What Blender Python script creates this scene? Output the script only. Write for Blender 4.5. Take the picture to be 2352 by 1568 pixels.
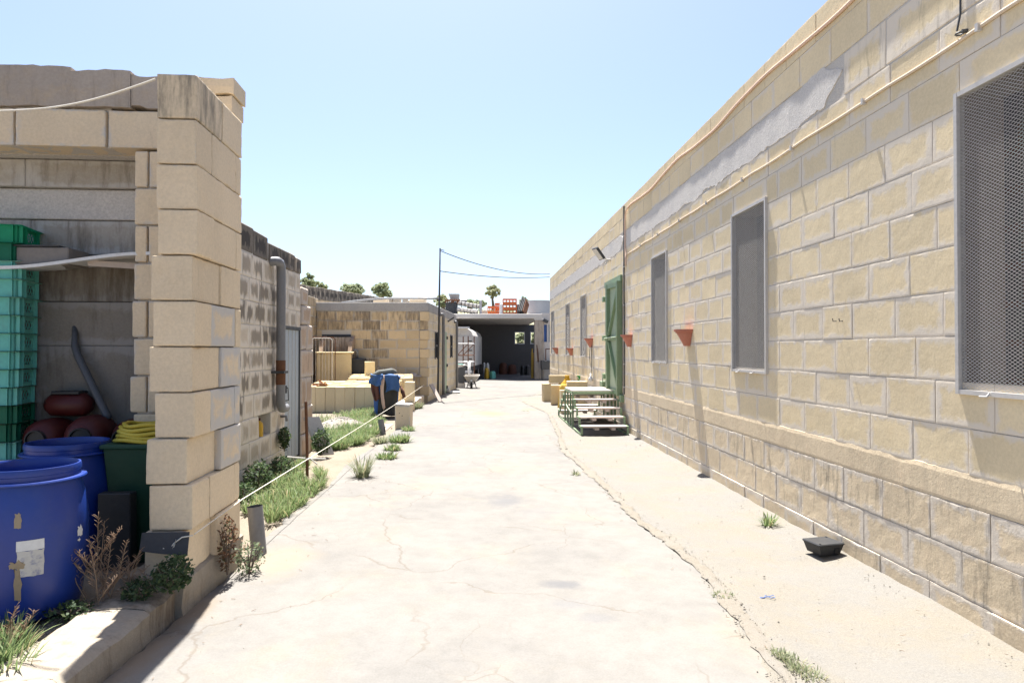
import bpy, math, random
from mathutils import Vector, Matrix, noise as mnoise
for o in list(bpy.data.objects):
    bpy.data.objects.remove(o)
scene = bpy.context.scene
R = math.radians
rng = random.Random(11)

# ------------------------------------------------------------------ camera
FOC = 1568.0                                   # focal length in the units of a 2352 x 1568 view of the photograph
EYE = Vector((0, 0, 1.59))
YAW, PITCH = math.atan(76 / FOC), math.atan(19 / FOC)
cd = bpy.data.cameras.new('camera')
cd.sensor_width = 36; cd.lens = 24; cd.clip_start = 0.05; cd.clip_end = 3000
cam = bpy.data.objects.new('camera', cd)
cam.location = EYE
cam.rotation_euler = (math.pi / 2 + PITCH, 0, -YAW)
scene.collection.objects.link(cam); scene.camera = cam
CAMROT = cam.rotation_euler.to_matrix()

# ------------------------------------------------------------------ light
LIGHT = Vector((0.050, -0.385, -1.0)).normalized()          # the way the sunlight travels
ELEV = math.asin(-LIGHT.z)
w = bpy.data.worlds.new('World'); scene.world = w; w.use_nodes = True
wt = w.node_tree
sky = wt.nodes.new('ShaderNodeTexSky'); sky.sky_type = 'NISHITA'; sky.sun_disc = False
sky.sun_elevation = ELEV; sky.sun_rotation = math.atan2(-LIGHT.x, -LIGHT.y)
sky.altitude = 60; sky.air_density = 0.75; sky.dust_density = 2.0; sky.ozone_density = 2.5
bg = wt.nodes['Background']; bg.inputs['Strength'].default_value = 0.060
wt.links.new(sky.outputs[0], bg.inputs['Color'])
sd = bpy.data.lights.new('sun', 'SUN'); sd.energy = 4.0; sd.angle = R(0.53); sd.color = (1.0, 0.965, 0.91)
so = bpy.data.objects.new('sun', sd); so.rotation_euler = LIGHT.to_track_quat('-Z', 'Y').to_euler()
so.location = (0, 10, 30); scene.collection.objects.link(so)
scene.view_settings.view_transform = 'Standard'; scene.view_settings.look = 'None'
scene.view_settings.gamma = 1; scene.view_settings.exposure = 2.12
try: scene.view_settings.use_curve_mapping = False
except Exception: pass

# ------------------------------------------------------------------ pixel helpers (pixels of the 2352 x 1568 view)
def ray(px, py):
    return CAMROT @ Vector(((px - 1176) / FOC, (784 - py) / FOC, -1))
def atX(px, py, X):
    d = ray(px, py); return EYE + d * ((X - EYE.x) / d.x)
def atY(px, py, Y):
    d = ray(px, py); return EYE + d * ((Y - EYE.y) / d.y)
def clamp(a, lo=0.0, hi=1.0): return max(lo, min(hi, a))
def g(x, y):                                   # the lie of the land: falls a little to the right
    return 0.10 * clamp((2.0 - x) / 3.6)
def G(px, py, dz=0):
    d = ray(px, py); t = 5.0
    for _ in range(40):
        p = EYE + d * t
        t = (g(p.x, p.y) + dz - EYE.z) / d.z
    return EYE + d * t

# ------------------------------------------------------------------ mesh builder
_C = [(sx, sy, sz) for sx in (0, 1) for sy in (0, 1) for sz in (0, 1)]
_CB = {}
def _chamfer_topology():
    vid = {}; vs = []
    for c in _C:
        for a in range(3):
            vid[(c, a)] = len(vs); vs.append((c, a))
    fs = []; uv = []
    def cen(f):
        t = Vector((0, 0, 0))
        for i in f:
            c, a = vs[i]; t += Vector([(c[k] - .5) * (1 if k == a else .8) for k in range(3)])
        return t / len(f)
    def pos(i):
        c, a = vs[i]; return Vector([(c[k] - .5) * (1 if k == a else .8) for k in range(3)])
    def put(f, u):
        n = (pos(f[1]) - pos(f[0])).cross(pos(f[2]) - pos(f[0]))
        if n.dot(cen(f)) < 0: f = f[::-1]; u = u[::-1]
        fs.append(tuple(f)); uv.append(u)
    for a in range(3):
        b, c = [k for k in range(3) if k != a]
        for s in (0, 1):
            f = []; u = []
            for (p, q) in ((0, 0), (1, 0), (1, 1), (0, 1)):
                k = [0, 0, 0]; k[a] = s; k[b] = p; k[c] = q
                f.append(vid[(tuple(k), a)]); u.append((p, q))
            put(f, u)
        for p in (0, 1):
            for q in (0, 1):
                k0 = [0, 0, 0]; k0[b] = p; k0[c] = q; k1 = list(k0); k1[a] = 1
                k0, k1 = tuple(k0), tuple(k1)
                put([vid[(k0, b)], vid[(k1, b)], vid[(k1, c)], vid[(k0, c)]], [(0, 0)] * 4)
    for c in _C:
        put([vid[(c, 0)], vid[(c, 1)], vid[(c, 2)]], [(0, 0)] * 3)
    return vs, fs, uv
CHV, CHF, CHU = _chamfer_topology()
ID = Matrix.Identity(4)

def frame(o, u, n):                            # s runs along u, d outward along n, z up
    u = Vector(u).normalized(); n = Vector(n).normalized(); z = Vector((0, 0, 1))
    m = Matrix.Identity(4)
    for i in range(3):
        m[i][0] = u[i]; m[i][1] = n[i]; m[i][2] = z[i]; m[i][3] = o[i]
    return m
def rotm(rx=0, ry=0, rz=0, at=(0, 0, 0)):
    from mathutils import Euler
    return Matrix.Translation(at) @ Euler((R(rx), R(ry), R(rz))).to_matrix().to_4x4()

class MB:
    def rough(s, lo, hi, attr=None, m=None, step=.045, r0=.006, am=.0015, chip=.016, seed=0.0, dn=None):
        # a worn block: every face a grid, edges rounded by an uneven amount so that they look chipped
        lo = Vector(lo); hi = Vector(hi); ext = hi - lo; sd = Vector((seed * 3.1, seed * 1.7, seed * 2.3))
        nd = [max(2, min(14, int(ext[k] / step))) for k in range(3)]
        if dn: nd[1] = dn
        def warp(p):
            q = p + sd; n1 = mnoise.noise(q * 7); n2 = mnoise.noise(q * 23 + Vector((5, 0, 0)))
            r = r0 * (1 + .6 * n2) + chip * max(0, n1 + .45 * n2 - .30) ** 1.1
            r = min(r, .45 * min(ext))
            c = Vector([min(max(p[k], lo[k] + r), hi[k] - r) for k in range(3)]); d = p - c
            if d.length > 1e-9: p = c + d * min(1.0, r / d.length)
            w = am * (mnoise.noise(q * 11) + .5 * mnoise.noise(q * 37))
            return (p.x + w * .7, p.y + w, p.z + w * .7)
        def lin(k):      # positions along an axis, with extra ones close to both ends
            n = nd[k]; e = min(.012, ext[k] * .1)
            return [0.0, e / ext[k]] + [i / n for i in range(1, n)] + [1 - e / ext[k], 1.0]
        for a in range(3):
            b, c = [k for k in range(3) if k != a]; L1, L2 = lin(b), lin(c)
            for side in (0, 1):
                vs = []; uvv = []
                for v in L2:
                    for u in L1:
                        p = [0, 0, 0]; p[a] = hi[a] if side else lo[a]; p[b] = lo[b] + ext[b] * u; p[c] = lo[c] + ext[c] * v
                        vs.append(warp(Vector(p))); uvv.append((u, v))
                W = len(L1); fs = [(j*W+i, j*W+i+1, (j+1)*W+i+1, (j+1)*W+i) for j in range(len(L2)-1) for i in range(W-1)]
                if (side == 0) != (a == 1): fs = [f[::-1] for f in fs]
                s._add(vs, fs, [[uvv[i] for i in f] for f in fs], attr, m)
        return s
    def __init__(s, xf=None):
        s.v = []; s.f = []; s.uv = []; s.a = []; s.xf = xf or ID; s.attr = None
    def _add(s, vs, fs, uvs=None, attr=None, m=None):
        k = len(s.v); m = s.xf @ m if m is not None else s.xf
        at = attr or s.attr or (rng.random(), rng.random(), rng.random())
        ident = m == ID
        for p in vs:
            s.v.append(tuple(p) if ident else tuple(m @ Vector(p))); s.a.append(at)
        for i, f in enumerate(fs):
            s.f.append(tuple(q + k for q in f)); s.uv.append(uvs[i] if uvs else [(.5, .5)] * len(f))
    def cbox(s, lo, hi, ch=.006, jit=0, attr=None, m=None):
        off = {c: (rng.uniform(-jit, jit), rng.uniform(-jit, jit), rng.uniform(-jit, jit)) for c in _C}
        vs = []
        for c, a in CHV:
            p = []
            for k in range(3):
                x = (hi[k] if c[k] else lo[k])
                if k != a: x += (-ch if c[k] else ch)
                p.append(x + off[c][k])
            vs.append(p)
        s._add(vs, CHF, CHU, attr, m); return s
    def box(s, lo, hi, m=None, attr=None):
        x0, y0, z0 = lo; x1, y1, z1 = hi
        vs = [(x0,y0,z0),(x1,y0,z0),(x1,y1,z0),(x0,y1,z0),(x0,y0,z1),(x1,y0,z1),(x1,y1,z1),(x0,y1,z1)]
        fs = [(0,3,2,1),(4,5,6,7),(0,1,5,4),(1,2,6,5),(2,3,7,6),(3,0,4,7)]
        u = [[(0,0),(1,0),(1,1),(0,1)]] * 6
        s._add(vs, fs, u, attr, m); return s
    def prism(s, poly, axis, a0, a1, m=None, attr=None):   # poly in the two other axes, extruded along axis
        n = len(poly); vs = []
        for a in (a0, a1):
            for (p, q) in poly:
                vs.append({0: (a, p, q), 1: (p, a, q), 2: (p, q, a)}[axis])
        fs = [tuple(range(n))[::-1], tuple(range(n, 2 * n))] + [(i, (i + 1) % n, n + (i + 1) % n, n + i) for i in range(n)]
        s._add(vs, fs, None, attr, m); return s
    def lathe(s, prof, at=(0, 0, 0), n=24, m=None, a0=0, a1=360, squash=1.0, attr=None):
        full = abs(a1 - a0) >= 360; k = n if full else n + 1
        vs = []; fs = []
        for (r, z) in prof:
            for i in range(k):
                t = R(a0 + (a1 - a0) * i / n)
                vs.append((at[0] + r * math.cos(t), at[1] + r * math.sin(t) * squash, at[2] + z))
        for j in range(len(prof) - 1):
            for i in range(n):
                i2 = (i + 1) % k
                fs.append((j * k + i, j * k + i2, (j + 1) * k + i2, (j + 1) * k + i))
        s._add(vs, fs, None, attr, m); return s
    def disc(s, at, r, n=20, m=None, attr=None):
        s._add([(at[0] + r * math.cos(2 * math.pi * i / n), at[1] + r * math.sin(2 * math.pi * i / n), at[2]) for i in range(n)], [tuple(range(n))], None, attr, m); return s
    def tube(s, pts, r, n=8, caps=True, m=None, attr=None):
        pts = [Vector(p) for p in pts]; rs = r if isinstance(r, (list, tuple)) else [r] * len(pts)
        vs = []; fs = []; side = None
        for i, p in enumerate(pts):
            d = ((pts[min(i + 1, len(pts) - 1)] - p).normalized() + (p - pts[max(i - 1, 0)]).normalized())
            d = d.normalized() if d.length > 1e-9 else Vector((0, 0, 1))
            if side is None:
                side = d.cross(Vector((0, 0, 1)) if abs(d.z) < .9 else Vector((1, 0, 0))).normalized()
            side = (side - d * side.dot(d)).normalized(); up = side.cross(d)
            for k in range(n):
                t = 2 * math.pi * k / n
                vs.append(p + (side * math.cos(t) + up * math.sin(t)) * rs[i])
        for i in range(len(pts) - 1):
            for k in range(n):
                fs.append((i * n + k, i * n + (k + 1) % n, (i + 1) * n + (k + 1) % n, (i + 1) * n + k))
        if caps: fs += [tuple(range(n))[::-1], tuple(range((len(pts) - 1) * n, len(pts) * n))]
        s._add(vs, fs, None, attr, m); return s
    def bar(s, p, q, wd, th=None, m=None, attr=None):      # square bar between two points
        p, q = Vector(p), Vector(q); d = (q - p).normalized(); th = th or wd
        a = d.cross(Vector((0, 0, 1)) if abs(d.z) < .95 else Vector((0, 1, 0))).normalized(); b = a.cross(d)
        vs = []
        for c in (p, q):
            for (i, j) in ((-1, -1), (1, -1), (1, 1), (-1, 1)): vs.append(c + a * wd / 2 * i + b * th / 2 * j)
        s._add(vs, [(3,2,1,0),(4,5,6,7),(0,1,5,4),(1,2,6,5),(2,3,7,6),(3,0,4,7)], None, attr, m); return s
    def grid(s, nx, ny, fn, m=None, attr=None):
        vs = [fn(i / nx, j / ny) for j in range(ny + 1) for i in range(nx + 1)]
        fs = [(j*(nx+1)+i, j*(nx+1)+i+1, (j+1)*(nx+1)+i+1, (j+1)*(nx+1)+i) for j in range(ny) for i in range(nx)]
        s._add(vs, fs, None, attr, m); return s
    def sheet(s, nx, ny, fn, th, m=None, attr=None):       # a grid with thickness (cloth, foil, board)
        top = [Vector(fn(i / nx, j / ny)) for j in range(ny + 1) for i in range(nx + 1)]
        W = nx + 1; vs = list(top); 
        for j in range(ny + 1):
            for i in range(W):
                a = top[j*W+min(i+1,nx)] - top[j*W+max(i-1,0)]; b = top[min(j+1,ny)*W+i] - top[max(j-1,0)*W+i]
                n = a.cross(b); n = n.normalized() if n.length > 1e-12 else Vector((0, 0, 1))
                vs.append(top[j*W+i] - n * th)
        K = len(top); fs = []
        for j in range(ny):
            for i in range(nx):
                q = (j*W+i, j*W+i+1, (j+1)*W+i+1, (j+1)*W+i); fs.append(q); fs.append(tuple(x + K for x in q[::-1]))
        for i in range(nx):
            fs += [(i, i+K, i+1+K, i+1), (ny*W+i+1, ny*W+i+1+K, ny*W+i+K, ny*W+i)]
        for j in range(ny):
            fs += [((j+1)*W, (j+1)*W+K, j*W+K, j*W), (j*W+nx, j*W+nx+K, (j+1)*W+nx+K, (j+1)*W+nx)]
        s._add(vs, fs, None, attr, m); return s
    def build(s, name, mat, parent=None, smooth=False, label=None, cat=None, group=None, kind=None, auto=None):
        me = bpy.data.meshes.new(name)
        if parent is not None: off = OFF[parent.name]
        else:
            xs = [p[0] for p in s.v]; ys = [p[1] for p in s.v]
            off = Vector(((min(xs) + max(xs)) / 2, (min(ys) + max(ys)) / 2, min(p[2] for p in s.v)))
            if kind == 'structure': off = Vector((0, 0, 0))
        ox, oy, oz = off
        me.from_pydata([(x - ox, y - oy, z - oz) for x, y, z in s.v], [], s.f)
        ul = me.uv_layers.new(name='UVMap')
        ul.data.foreach_set('uv', [c for u in s.uv for p in u for c in p])
        ca = me.attributes.new('rnd', 'FLOAT_COLOR', 'POINT')
        ca.data.foreach_set('color', [c for a in s.a for c in (a[0], a[1], a[2], 1.0)])
        if smooth: me.polygons.foreach_set('use_smooth', [True] * len(me.polygons))
        me.materials.append(mat)
        if smooth and auto: me.set_sharp_from_angle(angle=R(auto))
        o = bpy.data.objects.new(name, me); scene.collection.objects.link(o)
        if parent is not None: o.parent = parent
        else: o.location = off
        OFF[o.name] = off
        tag(o, label, cat, group, kind)
        return o
OFF = {}
def tag(o, label=None, cat=None, group=None, kind=None):
    if label: o['label'] = label
    if cat: o['category'] = cat
    if group: o['group'] = group
    if kind: o['kind'] = kind
    return o
def thing(name, at, label, cat, group=None):
    o = bpy.data.objects.new(name, None); scene.collection.objects.link(o)
    o.location = at; o.empty_display_size = .1; OFF[o.name] = Vector(at)
    return tag(o, label, cat, group)

# ------------------------------------------------------------------ materials
class NT:
    def __init__(s, name):
        s.mat = bpy.data.materials.new(name); s.mat.use_nodes = True
        s.t = s.mat.node_tree; s.b = s.t.nodes['Principled BSDF']
        s.b.inputs['Specular IOR Level'].default_value = .3
    def n(s, ty, ins=None, **props):
        nd = s.t.nodes.new(ty)
        for k, v in props.items(): setattr(nd, k, v)
        for k, v in (ins or {}).items():
            if isinstance(v, bpy.types.NodeSocket): s.t.links.new(v, nd.inputs[k])
            else: nd.inputs[k].default_value = v
        return nd
    def pos(s): return s.n('ShaderNodeNewGeometry').outputs['Position']
    def attr(s):
        a = s.n('ShaderNodeAttribute', attribute_name='rnd')
        return s.n('ShaderNodeSeparateColor', {0: a.outputs['Color']}).outputs
    def mapv(s, v, sc, loc=(0, 0, 0)):
        return s.n('ShaderNodeMapping', {'Vector': v, 'Scale': sc, 'Location': loc}).outputs[0]
    def noise(s, v, scale, detail=4, rough=.6, dist=0):
        return s.n('ShaderNodeTexNoise', {'Vector': v, 'Scale': scale, 'Detail': detail, 'Roughness': rough, 'Distortion': dist}).outputs[0]
    def math(s, op, a, b=0.0, c=None):
        i = {0: a, 1: b}
        if c is not None: i[2] = c
        return s.n('ShaderNodeMath', i, operation=op, use_clamp=False).outputs[0]
    def sstep(s, v, lo, hi, a=0.0, b=1.0):
        return s.n('ShaderNodeMapRange', {0: v, 1: lo, 2: hi, 3: a, 4: b}, interpolation_type='SMOOTHSTEP').outputs[0]
    def mix(s, a, b, f, mode='MIX'):
        i = {0: f, 6: a if isinstance(a, bpy.types.NodeSocket) else (*a, 1), 7: b if isinstance(b, bpy.types.NodeSocket) else (*b, 1)}
        return s.n('ShaderNodeMix', i, data_type='RGBA', blend_type=mode).outputs[2]
    def scale(s, c, f): return s.n('ShaderNodeMix', {0: 1.0, 6: c if isinstance(c, bpy.types.NodeSocket) else (*c, 1), 7: s.n('ShaderNodeCombineColor', {0: f, 1: f, 2: f}).outputs[0]}, data_type='RGBA', blend_type='MULTIPLY').outputs[2]
    def done(s, col, rough=.9, bump=None, bs=.3, bd=.01, metal=0):
        if isinstance(col, bpy.types.NodeSocket): s.t.links.new(col, s.b.inputs['Base Color'])
        else: s.b.inputs['Base Color'].default_value = (*col, 1)
        if isinstance(rough, bpy.types.NodeSocket): s.t.links.new(rough, s.b.inputs['Roughness'])
        else: s.b.inputs['Roughness'].default_value = rough
        s.b.inputs['Metallic'].default_value = metal
        if bump is not None:
            bn = s.n('ShaderNodeBump', {'Height': bump, 'Strength': bs, 'Distance': bd})
            s.t.links.new(bn.outputs[0], s.b.inputs['Normal'])
        return s.mat

def stone(name, base, smear=(.42, .41, .40), dark=(.10, .095, .085), warm=(.50, .36, .20), centre=False, bs=.35, varia=.22):
    # attribute rnd: red = brightness, green = mortar smear, blue = dark lichen / dirt
    k = NT(name); P = k.pos(); r, gr, bl = k.attr()[0], k.attr()[1], k.attr()[2]
    fine = k.noise(P, 55, 5, .7); mid = k.noise(P, 7, 5, .65); big = k.noise(P, 1.1, 4, .6)
    c = k.mix(base, warm, k.sstep(mid, .45, .85, 0, .45))
    c = k.scale(c, k.math('ADD', k.math('MULTIPLY', r, varia), 1 - varia / 2))
    c = k.scale(c, k.sstep(fine, .25, .75, .9, 1.06))
    c = k.scale(c, k.sstep(big, .3, .7, .92, 1.05))
    uv = k.n('ShaderNodeTexCoord').outputs['UV']; sp = k.n('ShaderNodeSeparateXYZ', {0: uv}).outputs
    eu = k.math('MINIMUM', sp[0], k.math('SUBTRACT', 1.0, sp[0])); ev = k.math('MINIMUM', sp[1], k.math('SUBTRACT', 1.0, sp[1]))
    e = k.math('MINIMUM', k.math('MULTIPLY', eu, 1.7), ev)
    ns = k.noise(P, 9, 6, .7, .6)
    sm = k.sstep(k.math('SUBTRACT', k.math('ADD', k.math('MULTIPLY_ADD', k.math('MINIMUM', gr, .75), .42, -.10), k.math('MULTIPLY', k.math('SUBTRACT', ns, .5), .62)), e), -.09, .07)
    c = k.mix(c, smear, k.math('MULTIPLY', sm, .75))
    patchy = k.sstep(k.math('ADD', k.noise(P, 3.4, 6, .62, .5), k.math('SUBTRACT', gr, 1.2)), .40, .60)      # cement daubs on blocks marked for them
    c = k.mix(c, smear, k.math('MULTIPLY', patchy, .9))
    streak = k.noise(k.mapv(P, (9, 9, 1.6)), 1.6, 6, .7)
    if centre:
        dm = k.math('MULTIPLY', k.sstep(k.math('ADD', e, k.math('MULTIPLY', k.math('SUBTRACT', streak, .5), 1.5)), .06, .30), bl)
        dm = k.math('MAXIMUM', dm, k.math('MULTIPLY', k.sstep(k.math('ADD', streak, k.math('MULTIPLY', bl, .5)), .86, 1.12), 1.0))
    else:
        dm = k.sstep(k.math('ADD', streak, k.math('MULTIPLY', bl, .55)), .66, 1.02)
    c = k.mix(c, dark, k.math('MULTIPLY', dm, .85))
    h = k.math('ADD', k.math('MULTIPLY', fine, .5), k.math('ADD', mid, k.math('MULTIPLY', sm, .25)))
    return k.done(c, .92, h, bs, .012)

def plain(name, col, rough=.6, metal=0, var=.12, dirt=None, amount=.35, scale=6, bs=.08, fine=40, spec=.3, trans=0):
    k = NT(name); P = k.pos(); r = k.attr()[0]
    n1 = k.noise(P, scale, 5, .65); n2 = k.noise(P, fine, 3, .6)
    c = k.scale(col, k.math('ADD', k.math('MULTIPLY', r, var), 1 - var / 2))
    c = k.scale(c, k.sstep(n2, .3, .7, 1 - var * .5, 1 + var * .3))
    if dirt: c = k.mix(c, dirt, k.sstep(n1, .48, .78, 0, amount))
    k.b.inputs['Specular IOR Level'].default_value = spec
    if trans:
        k.b.inputs['Transmission Weight'].default_value = 0
        tr = k.n('ShaderNodeBsdfTranslucent', {0: c}); mx = k.n('ShaderNodeMixShader', {0: trans})
        out = k.t.nodes['Material Output']
        k.t.links.new(k.b.outputs[0], mx.inputs[1]); k.t.links.new(tr.outputs[0], mx.inputs[2]); k.t.links.new(mx.outputs[0], out.inputs[0])
    return k.done(c, k.sstep(n1, .3, .7, rough * .9, min(1, rough * 1.12)), n2, bs, .004, metal)

def leafmat(name, a, b, c3=None):
    k = NT(name); r, gr, bl = k.attr()[0], k.attr()[1], k.attr()[2]
    c = k.mix(a, b, r)
    if c3: c = k.mix(c, c3, k.sstep(gr, .78, .95))
    tr = k.n('ShaderNodeBsdfTranslucent', {0: c}); mx = k.n('ShaderNodeMixShader', {0: .42})
    out = k.t.nodes['Material Output']
    k.t.links.new(k.b.outputs[0], mx.inputs[1]); k.t.links.new(tr.outputs[0], mx.inputs[2]); k.t.links.new(mx.outputs[0], out.inputs[0])
    return k.done(c, .6)

def concrete_ground(name):
    k = NT(name); P = k.pos()
    fine = k.noise(P, 90, 4, .7); mid = k.noise(P, 5, 6, .7); big = k.noise(P, .55, 5, .6)
    c = k.mix((.172, .163, .149), (.150, .143, .133), k.sstep(big, .4, .65))
    c = k.mix(c, (.205, .18, .142), k.sstep(k.noise(P, .9, 6, .65, .4), .50, .72, 0, .75))          # blown yellow dust
    c = k.scale(c, k.sstep(mid, .3, .7, .90, 1.05)); c = k.scale(c, k.sstep(fine, .3, .7, .92, 1.05))
    # two oily patches and some damp grey
    for (px, py, rx, ry, am, pc) in ((1160, 1152, .22, .42, .62, (.11, .11, .115)), (1250, 1180, .30, .36, .38, (.13, .13, .135)), (1296, 1346, .17, .10, .75, (.10, .10, .105)), (1312, 1392, .20, .12, .45, (.13, .13, .135)), (1366, 1424, .15, .10, .4, (.13, .13, .135)), (1125, 951, .55, .75, .75, (.26, .205, .10)), (1215, 941, .3, .5, .45, (.24, .19, .10)), (640, 1290, .3, .5, .55, (.235, .19, .13)), (1130, 888, 1.2, .5, .5, (.12, .11, .10)), (440, 1405, .14, .5, .8, (.17, .13, .09)), (330, 1500, .16, .5, .75, (.17, .13, .09)), (560, 1290, .16, .4, .6, (.19, .15, .105))):
        x, y = G(px, py)[:2]
        q = k.n('ShaderNodeVectorMath', {0: k.mapv(P, (1 / rx, 1 / ry, 0), (-x / rx, -y / ry, 0))}, operation='LENGTH').outputs['Value']
        m = k.sstep(k.math('ADD', q, k.math('MULTIPLY', k.math('SUBTRACT', mid, .5), 1.3)), .15, 1.1, am, 0)
        c = k.mix(c, pc, m)
    # hairline cracks, present only along some of the cell borders
    wob = k.n('ShaderNodeVectorMath', {0: P, 1: k.n('ShaderNodeVectorMath', {0: k.n('ShaderNodeTexNoise', {'Vector': P, 'Scale': 2.2, 'Detail': 5.0}).outputs['Color'], 1: (.55, .55, 0)}, operation='MULTIPLY').outputs[0]}, operation='ADD').outputs[0]
    flat = k.mapv(wob, (1, 1, 0))
    v = k.n('ShaderNodeTexVoronoi', {'Vector': flat, 'Scale': .62}, feature='DISTANCE_TO_EDGE').outputs[0]
    v2 = k.n('ShaderNodeTexVoronoi', {'Vector': flat, 'Scale': 1.9}, feature='DISTANCE_TO_EDGE').outputs[0]
    m1 = k.math('MULTIPLY', k.sstep(v, .0, .007, 1, 0), k.sstep(k.noise(P, .7, 2), .42, .52))
    m2 = k.math('MULTIPLY', k.sstep(v2, .0, .015, 1, 0), k.sstep(k.noise(P, .5, 2), .52, .60))
    cr = k.math('MAXIMUM', m1, m2)
    sy = k.n('ShaderNodeSeparateXYZ', {0: P}).outputs[1]                                            # sawn joints across the lane
    jt = k.math('ABSOLUTE', k.math('SUBTRACT', k.math('MODULO', k.math('ADD', sy, 1.35), 2.95), 1.475))
    cr = k.math('MAXIMUM', cr, k.math('MULTIPLY', k.sstep(jt, .0, .006, .9, 0), k.sstep(k.noise(P, 3, 2), .35, .5)))
    c = k.mix(c, (.105, .082, .06), k.math('MULTIPLY', cr, .45))
    h = k.math('SUBTRACT', k.math('ADD', k.math('MULTIPLY', fine, .25), mid), k.math('MULTIPLY', cr, .7))
    return k.done(c, .95, h, .22, .012)

def dust_ground(name, a, b, c3, sc=1.0):
    k = NT(name); P = k.pos()
    fine = k.noise(P, 120 * sc, 4, .75); mid = k.noise(P, 9 * sc, 6, .7); big = k.noise(P, 1.2, 5, .65)
    c = k.mix(a, b, k.sstep(big, .38, .66)); c = k.mix(c, c3, k.sstep(mid, .5, .72, 0, .7))
    c = k.scale(c, k.sstep(fine, .25, .75, .78, 1.12))
    return k.done(c, .97, k.math('ADD', k.math('MULTIPLY', fine, .6), mid), .55, .02)

M = {}
M['wall'] = stone('cut_limestone', (.66, .545, .355), smear=(.62, .56, .485), warm=(.67, .525, .31), bs=.2, varia=.11)
M['wall_low'] = stone('weathered_limestone', (.615, .505, .35), smear=(.575, .525, .46), warm=(.63, .475, .32), bs=.42, varia=.12)
M['pale'] = stone('pale_limestone', (.65, .53, .37), smear=(.46, .455, .445), warm=(.66, .515, .335), bs=.25, varia=.14)
M['stained'] = stone('lichen_limestone', (.60, .51, .395), smear=(.67, .605, .515), dark=(.06, .052, .044), centre=True, bs=.5)
M['yard'] = stone('yard_limestone', (.56, .43, .265), smear=(.46, .41, .34), dark=(.14, .11, .08), bs=.4)
M['fresh'] = stone('fresh_limestone', (.60, .49, .30), smear=(.58, .50, .36), warm=(.62, .48, .27), bs=.15, varia=.12)
M['red'] = stone('pinkish_limestone', (.46, .34, .245), smear=(.50, .45, .40), dark=(.16, .12, .09), bs=.5)
M['mortar'] = dust_ground('lime_mortar', (.54, .50, .445), (.51, .475, .425), (.55, .505, .43))
M['render'] = dust_ground('cement_render', (.54, .51, .475), (.56, .53, .49), (.50, .475, .445), .5)
M['panel'] = stone('stained_concrete_panel', (.38, .345, .295), smear=(.46, .44, .415), dark=(.14, .115, .088), warm=(.31, .25, .17), bs=.25)
M['beam'] = stone('old_concrete_beam', (.36, .31, .26), smear=(.40, .34, .27), dark=(.16, .14, .12), bs=.4)
M['road'] = concrete_ground('concrete_lane')
M['apron'] = dust_ground('dusty_screed', (.178, .168, .151), (.188, .169, .137), (.172, .165, .154))
M['soil'] = dust_ground('dry_soil', (.22, .187, .145), (.195, .162, .122), (.185, .142, .10))
M['hill'] = dust_ground('dry_scrub_ground', (.26, .23, .14), (.20, .20, .11), (.30, .25, .16), .05)
M['kerb'] = stone('worn_kerb_stone', (.29, .252, .20), smear=(.285, .262, .228), dark=(.13, .095, .065), warm=(.265, .185, .11), bs=.6)
M['grey_pipe'] = plain('grey_plastic_pipe', (.185, .185, .19), .45, dirt=(.33, .30, .26), amount=.3)
M['dark_pipe'] = plain('dark_grey_pipe', (.075, .08, .09), .5)
M['green'] = plain('green_paint', (.20, .275, .16), .5, dirt=(.26, .30, .20), amount=.35)
M['green_pale'] = plain('faded_green_paint', (.31, .375, .26), .5, dirt=(.34, .37, .28), amount=.3)
M['galv'] = plain('galvanised_steel', (.52, .495, .46), .55, .05, dirt=(.30, .29, .28))
M['dark_metal'] = plain('dark_metal', (.06, .062, .065), .5, .3)
M['black'] = plain('black_plastic', (.025, .026, .028), .5, dirt=(.10, .09, .075), amount=.25)
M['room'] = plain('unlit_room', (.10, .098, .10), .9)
M['terra'] = plain('terracotta_plastic', (.42, .155, .10), .55, dirt=(.42, .22, .15), amount=.3)
M['wood'] = plain('weathered_board', (.43, .37, .33), .85, dirt=(.30, .24, .19), fine=25, bs=.2)
M['rust'] = plain('rusty_iron', (.12, .055, .03), .85, dirt=(.20, .10, .05), bs=.3)
M['blue'] = plain('blue_plastic', (.008, .034, .22), .38, dirt=(.04, .06, .20), amount=.4, var=.06, bs=.03, spec=.5)
M['blue_bin'] = plain('pale_blue_plastic', (.06, .15, .44), .5)
M['crate'] = plain('turquoise_crate_plastic', (.15, .50, .42), .45, dirt=(.16, .30, .25), trans=.08)
M['crate_dark'] = plain('green_crate_plastic', (.01, .16, .085), .45, trans=.2)
M['crate_bright'] = plain('bright_green_crate_plastic', (.025, .38, .19), .45, trans=.35)
M['red_gas'] = plain('worn_red_paint', (.065, .010, .009), .5, dirt=(.10, .04, .035))
M['yellow_hose'] = plain('yellow_hose', (.52, .40, .05), .5)
M['bin_green'] = plain('dark_green_plastic', (.012, .05, .028), .5)
M['orange'] = plain('orange_crate_plastic', (.56, .13, .035), .5, dirt=(.50, .26, .16))
M['white'] = plain('white_paint', (.66, .66, .65), .5, dirt=(.50, .46, .41), amount=.4)
M['grey_door'] = plain('grey_door_paint', (.36, .40, .43), .5, dirt=(.45, .45, .43), amount=.3)
M['rope'] = plain('pale_rope', (.62, .58, .50), .9)
M['cream_pipe'] = plain('cream_conduit', (.58, .48, .37), .5)
M['pink_pipe'] = plain('pinkish_hose', (.60, .43, .33), .55)
M['cable'] = plain('black_cable', (.05, .05, .052), .6)
M['tile'] = plain('terracotta_tile', (.30, .16, .10), .8)
M['cloth_dark'] = plain('dark_olive_cloth', (.045, .042, .036), .95, fine=120)
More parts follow.
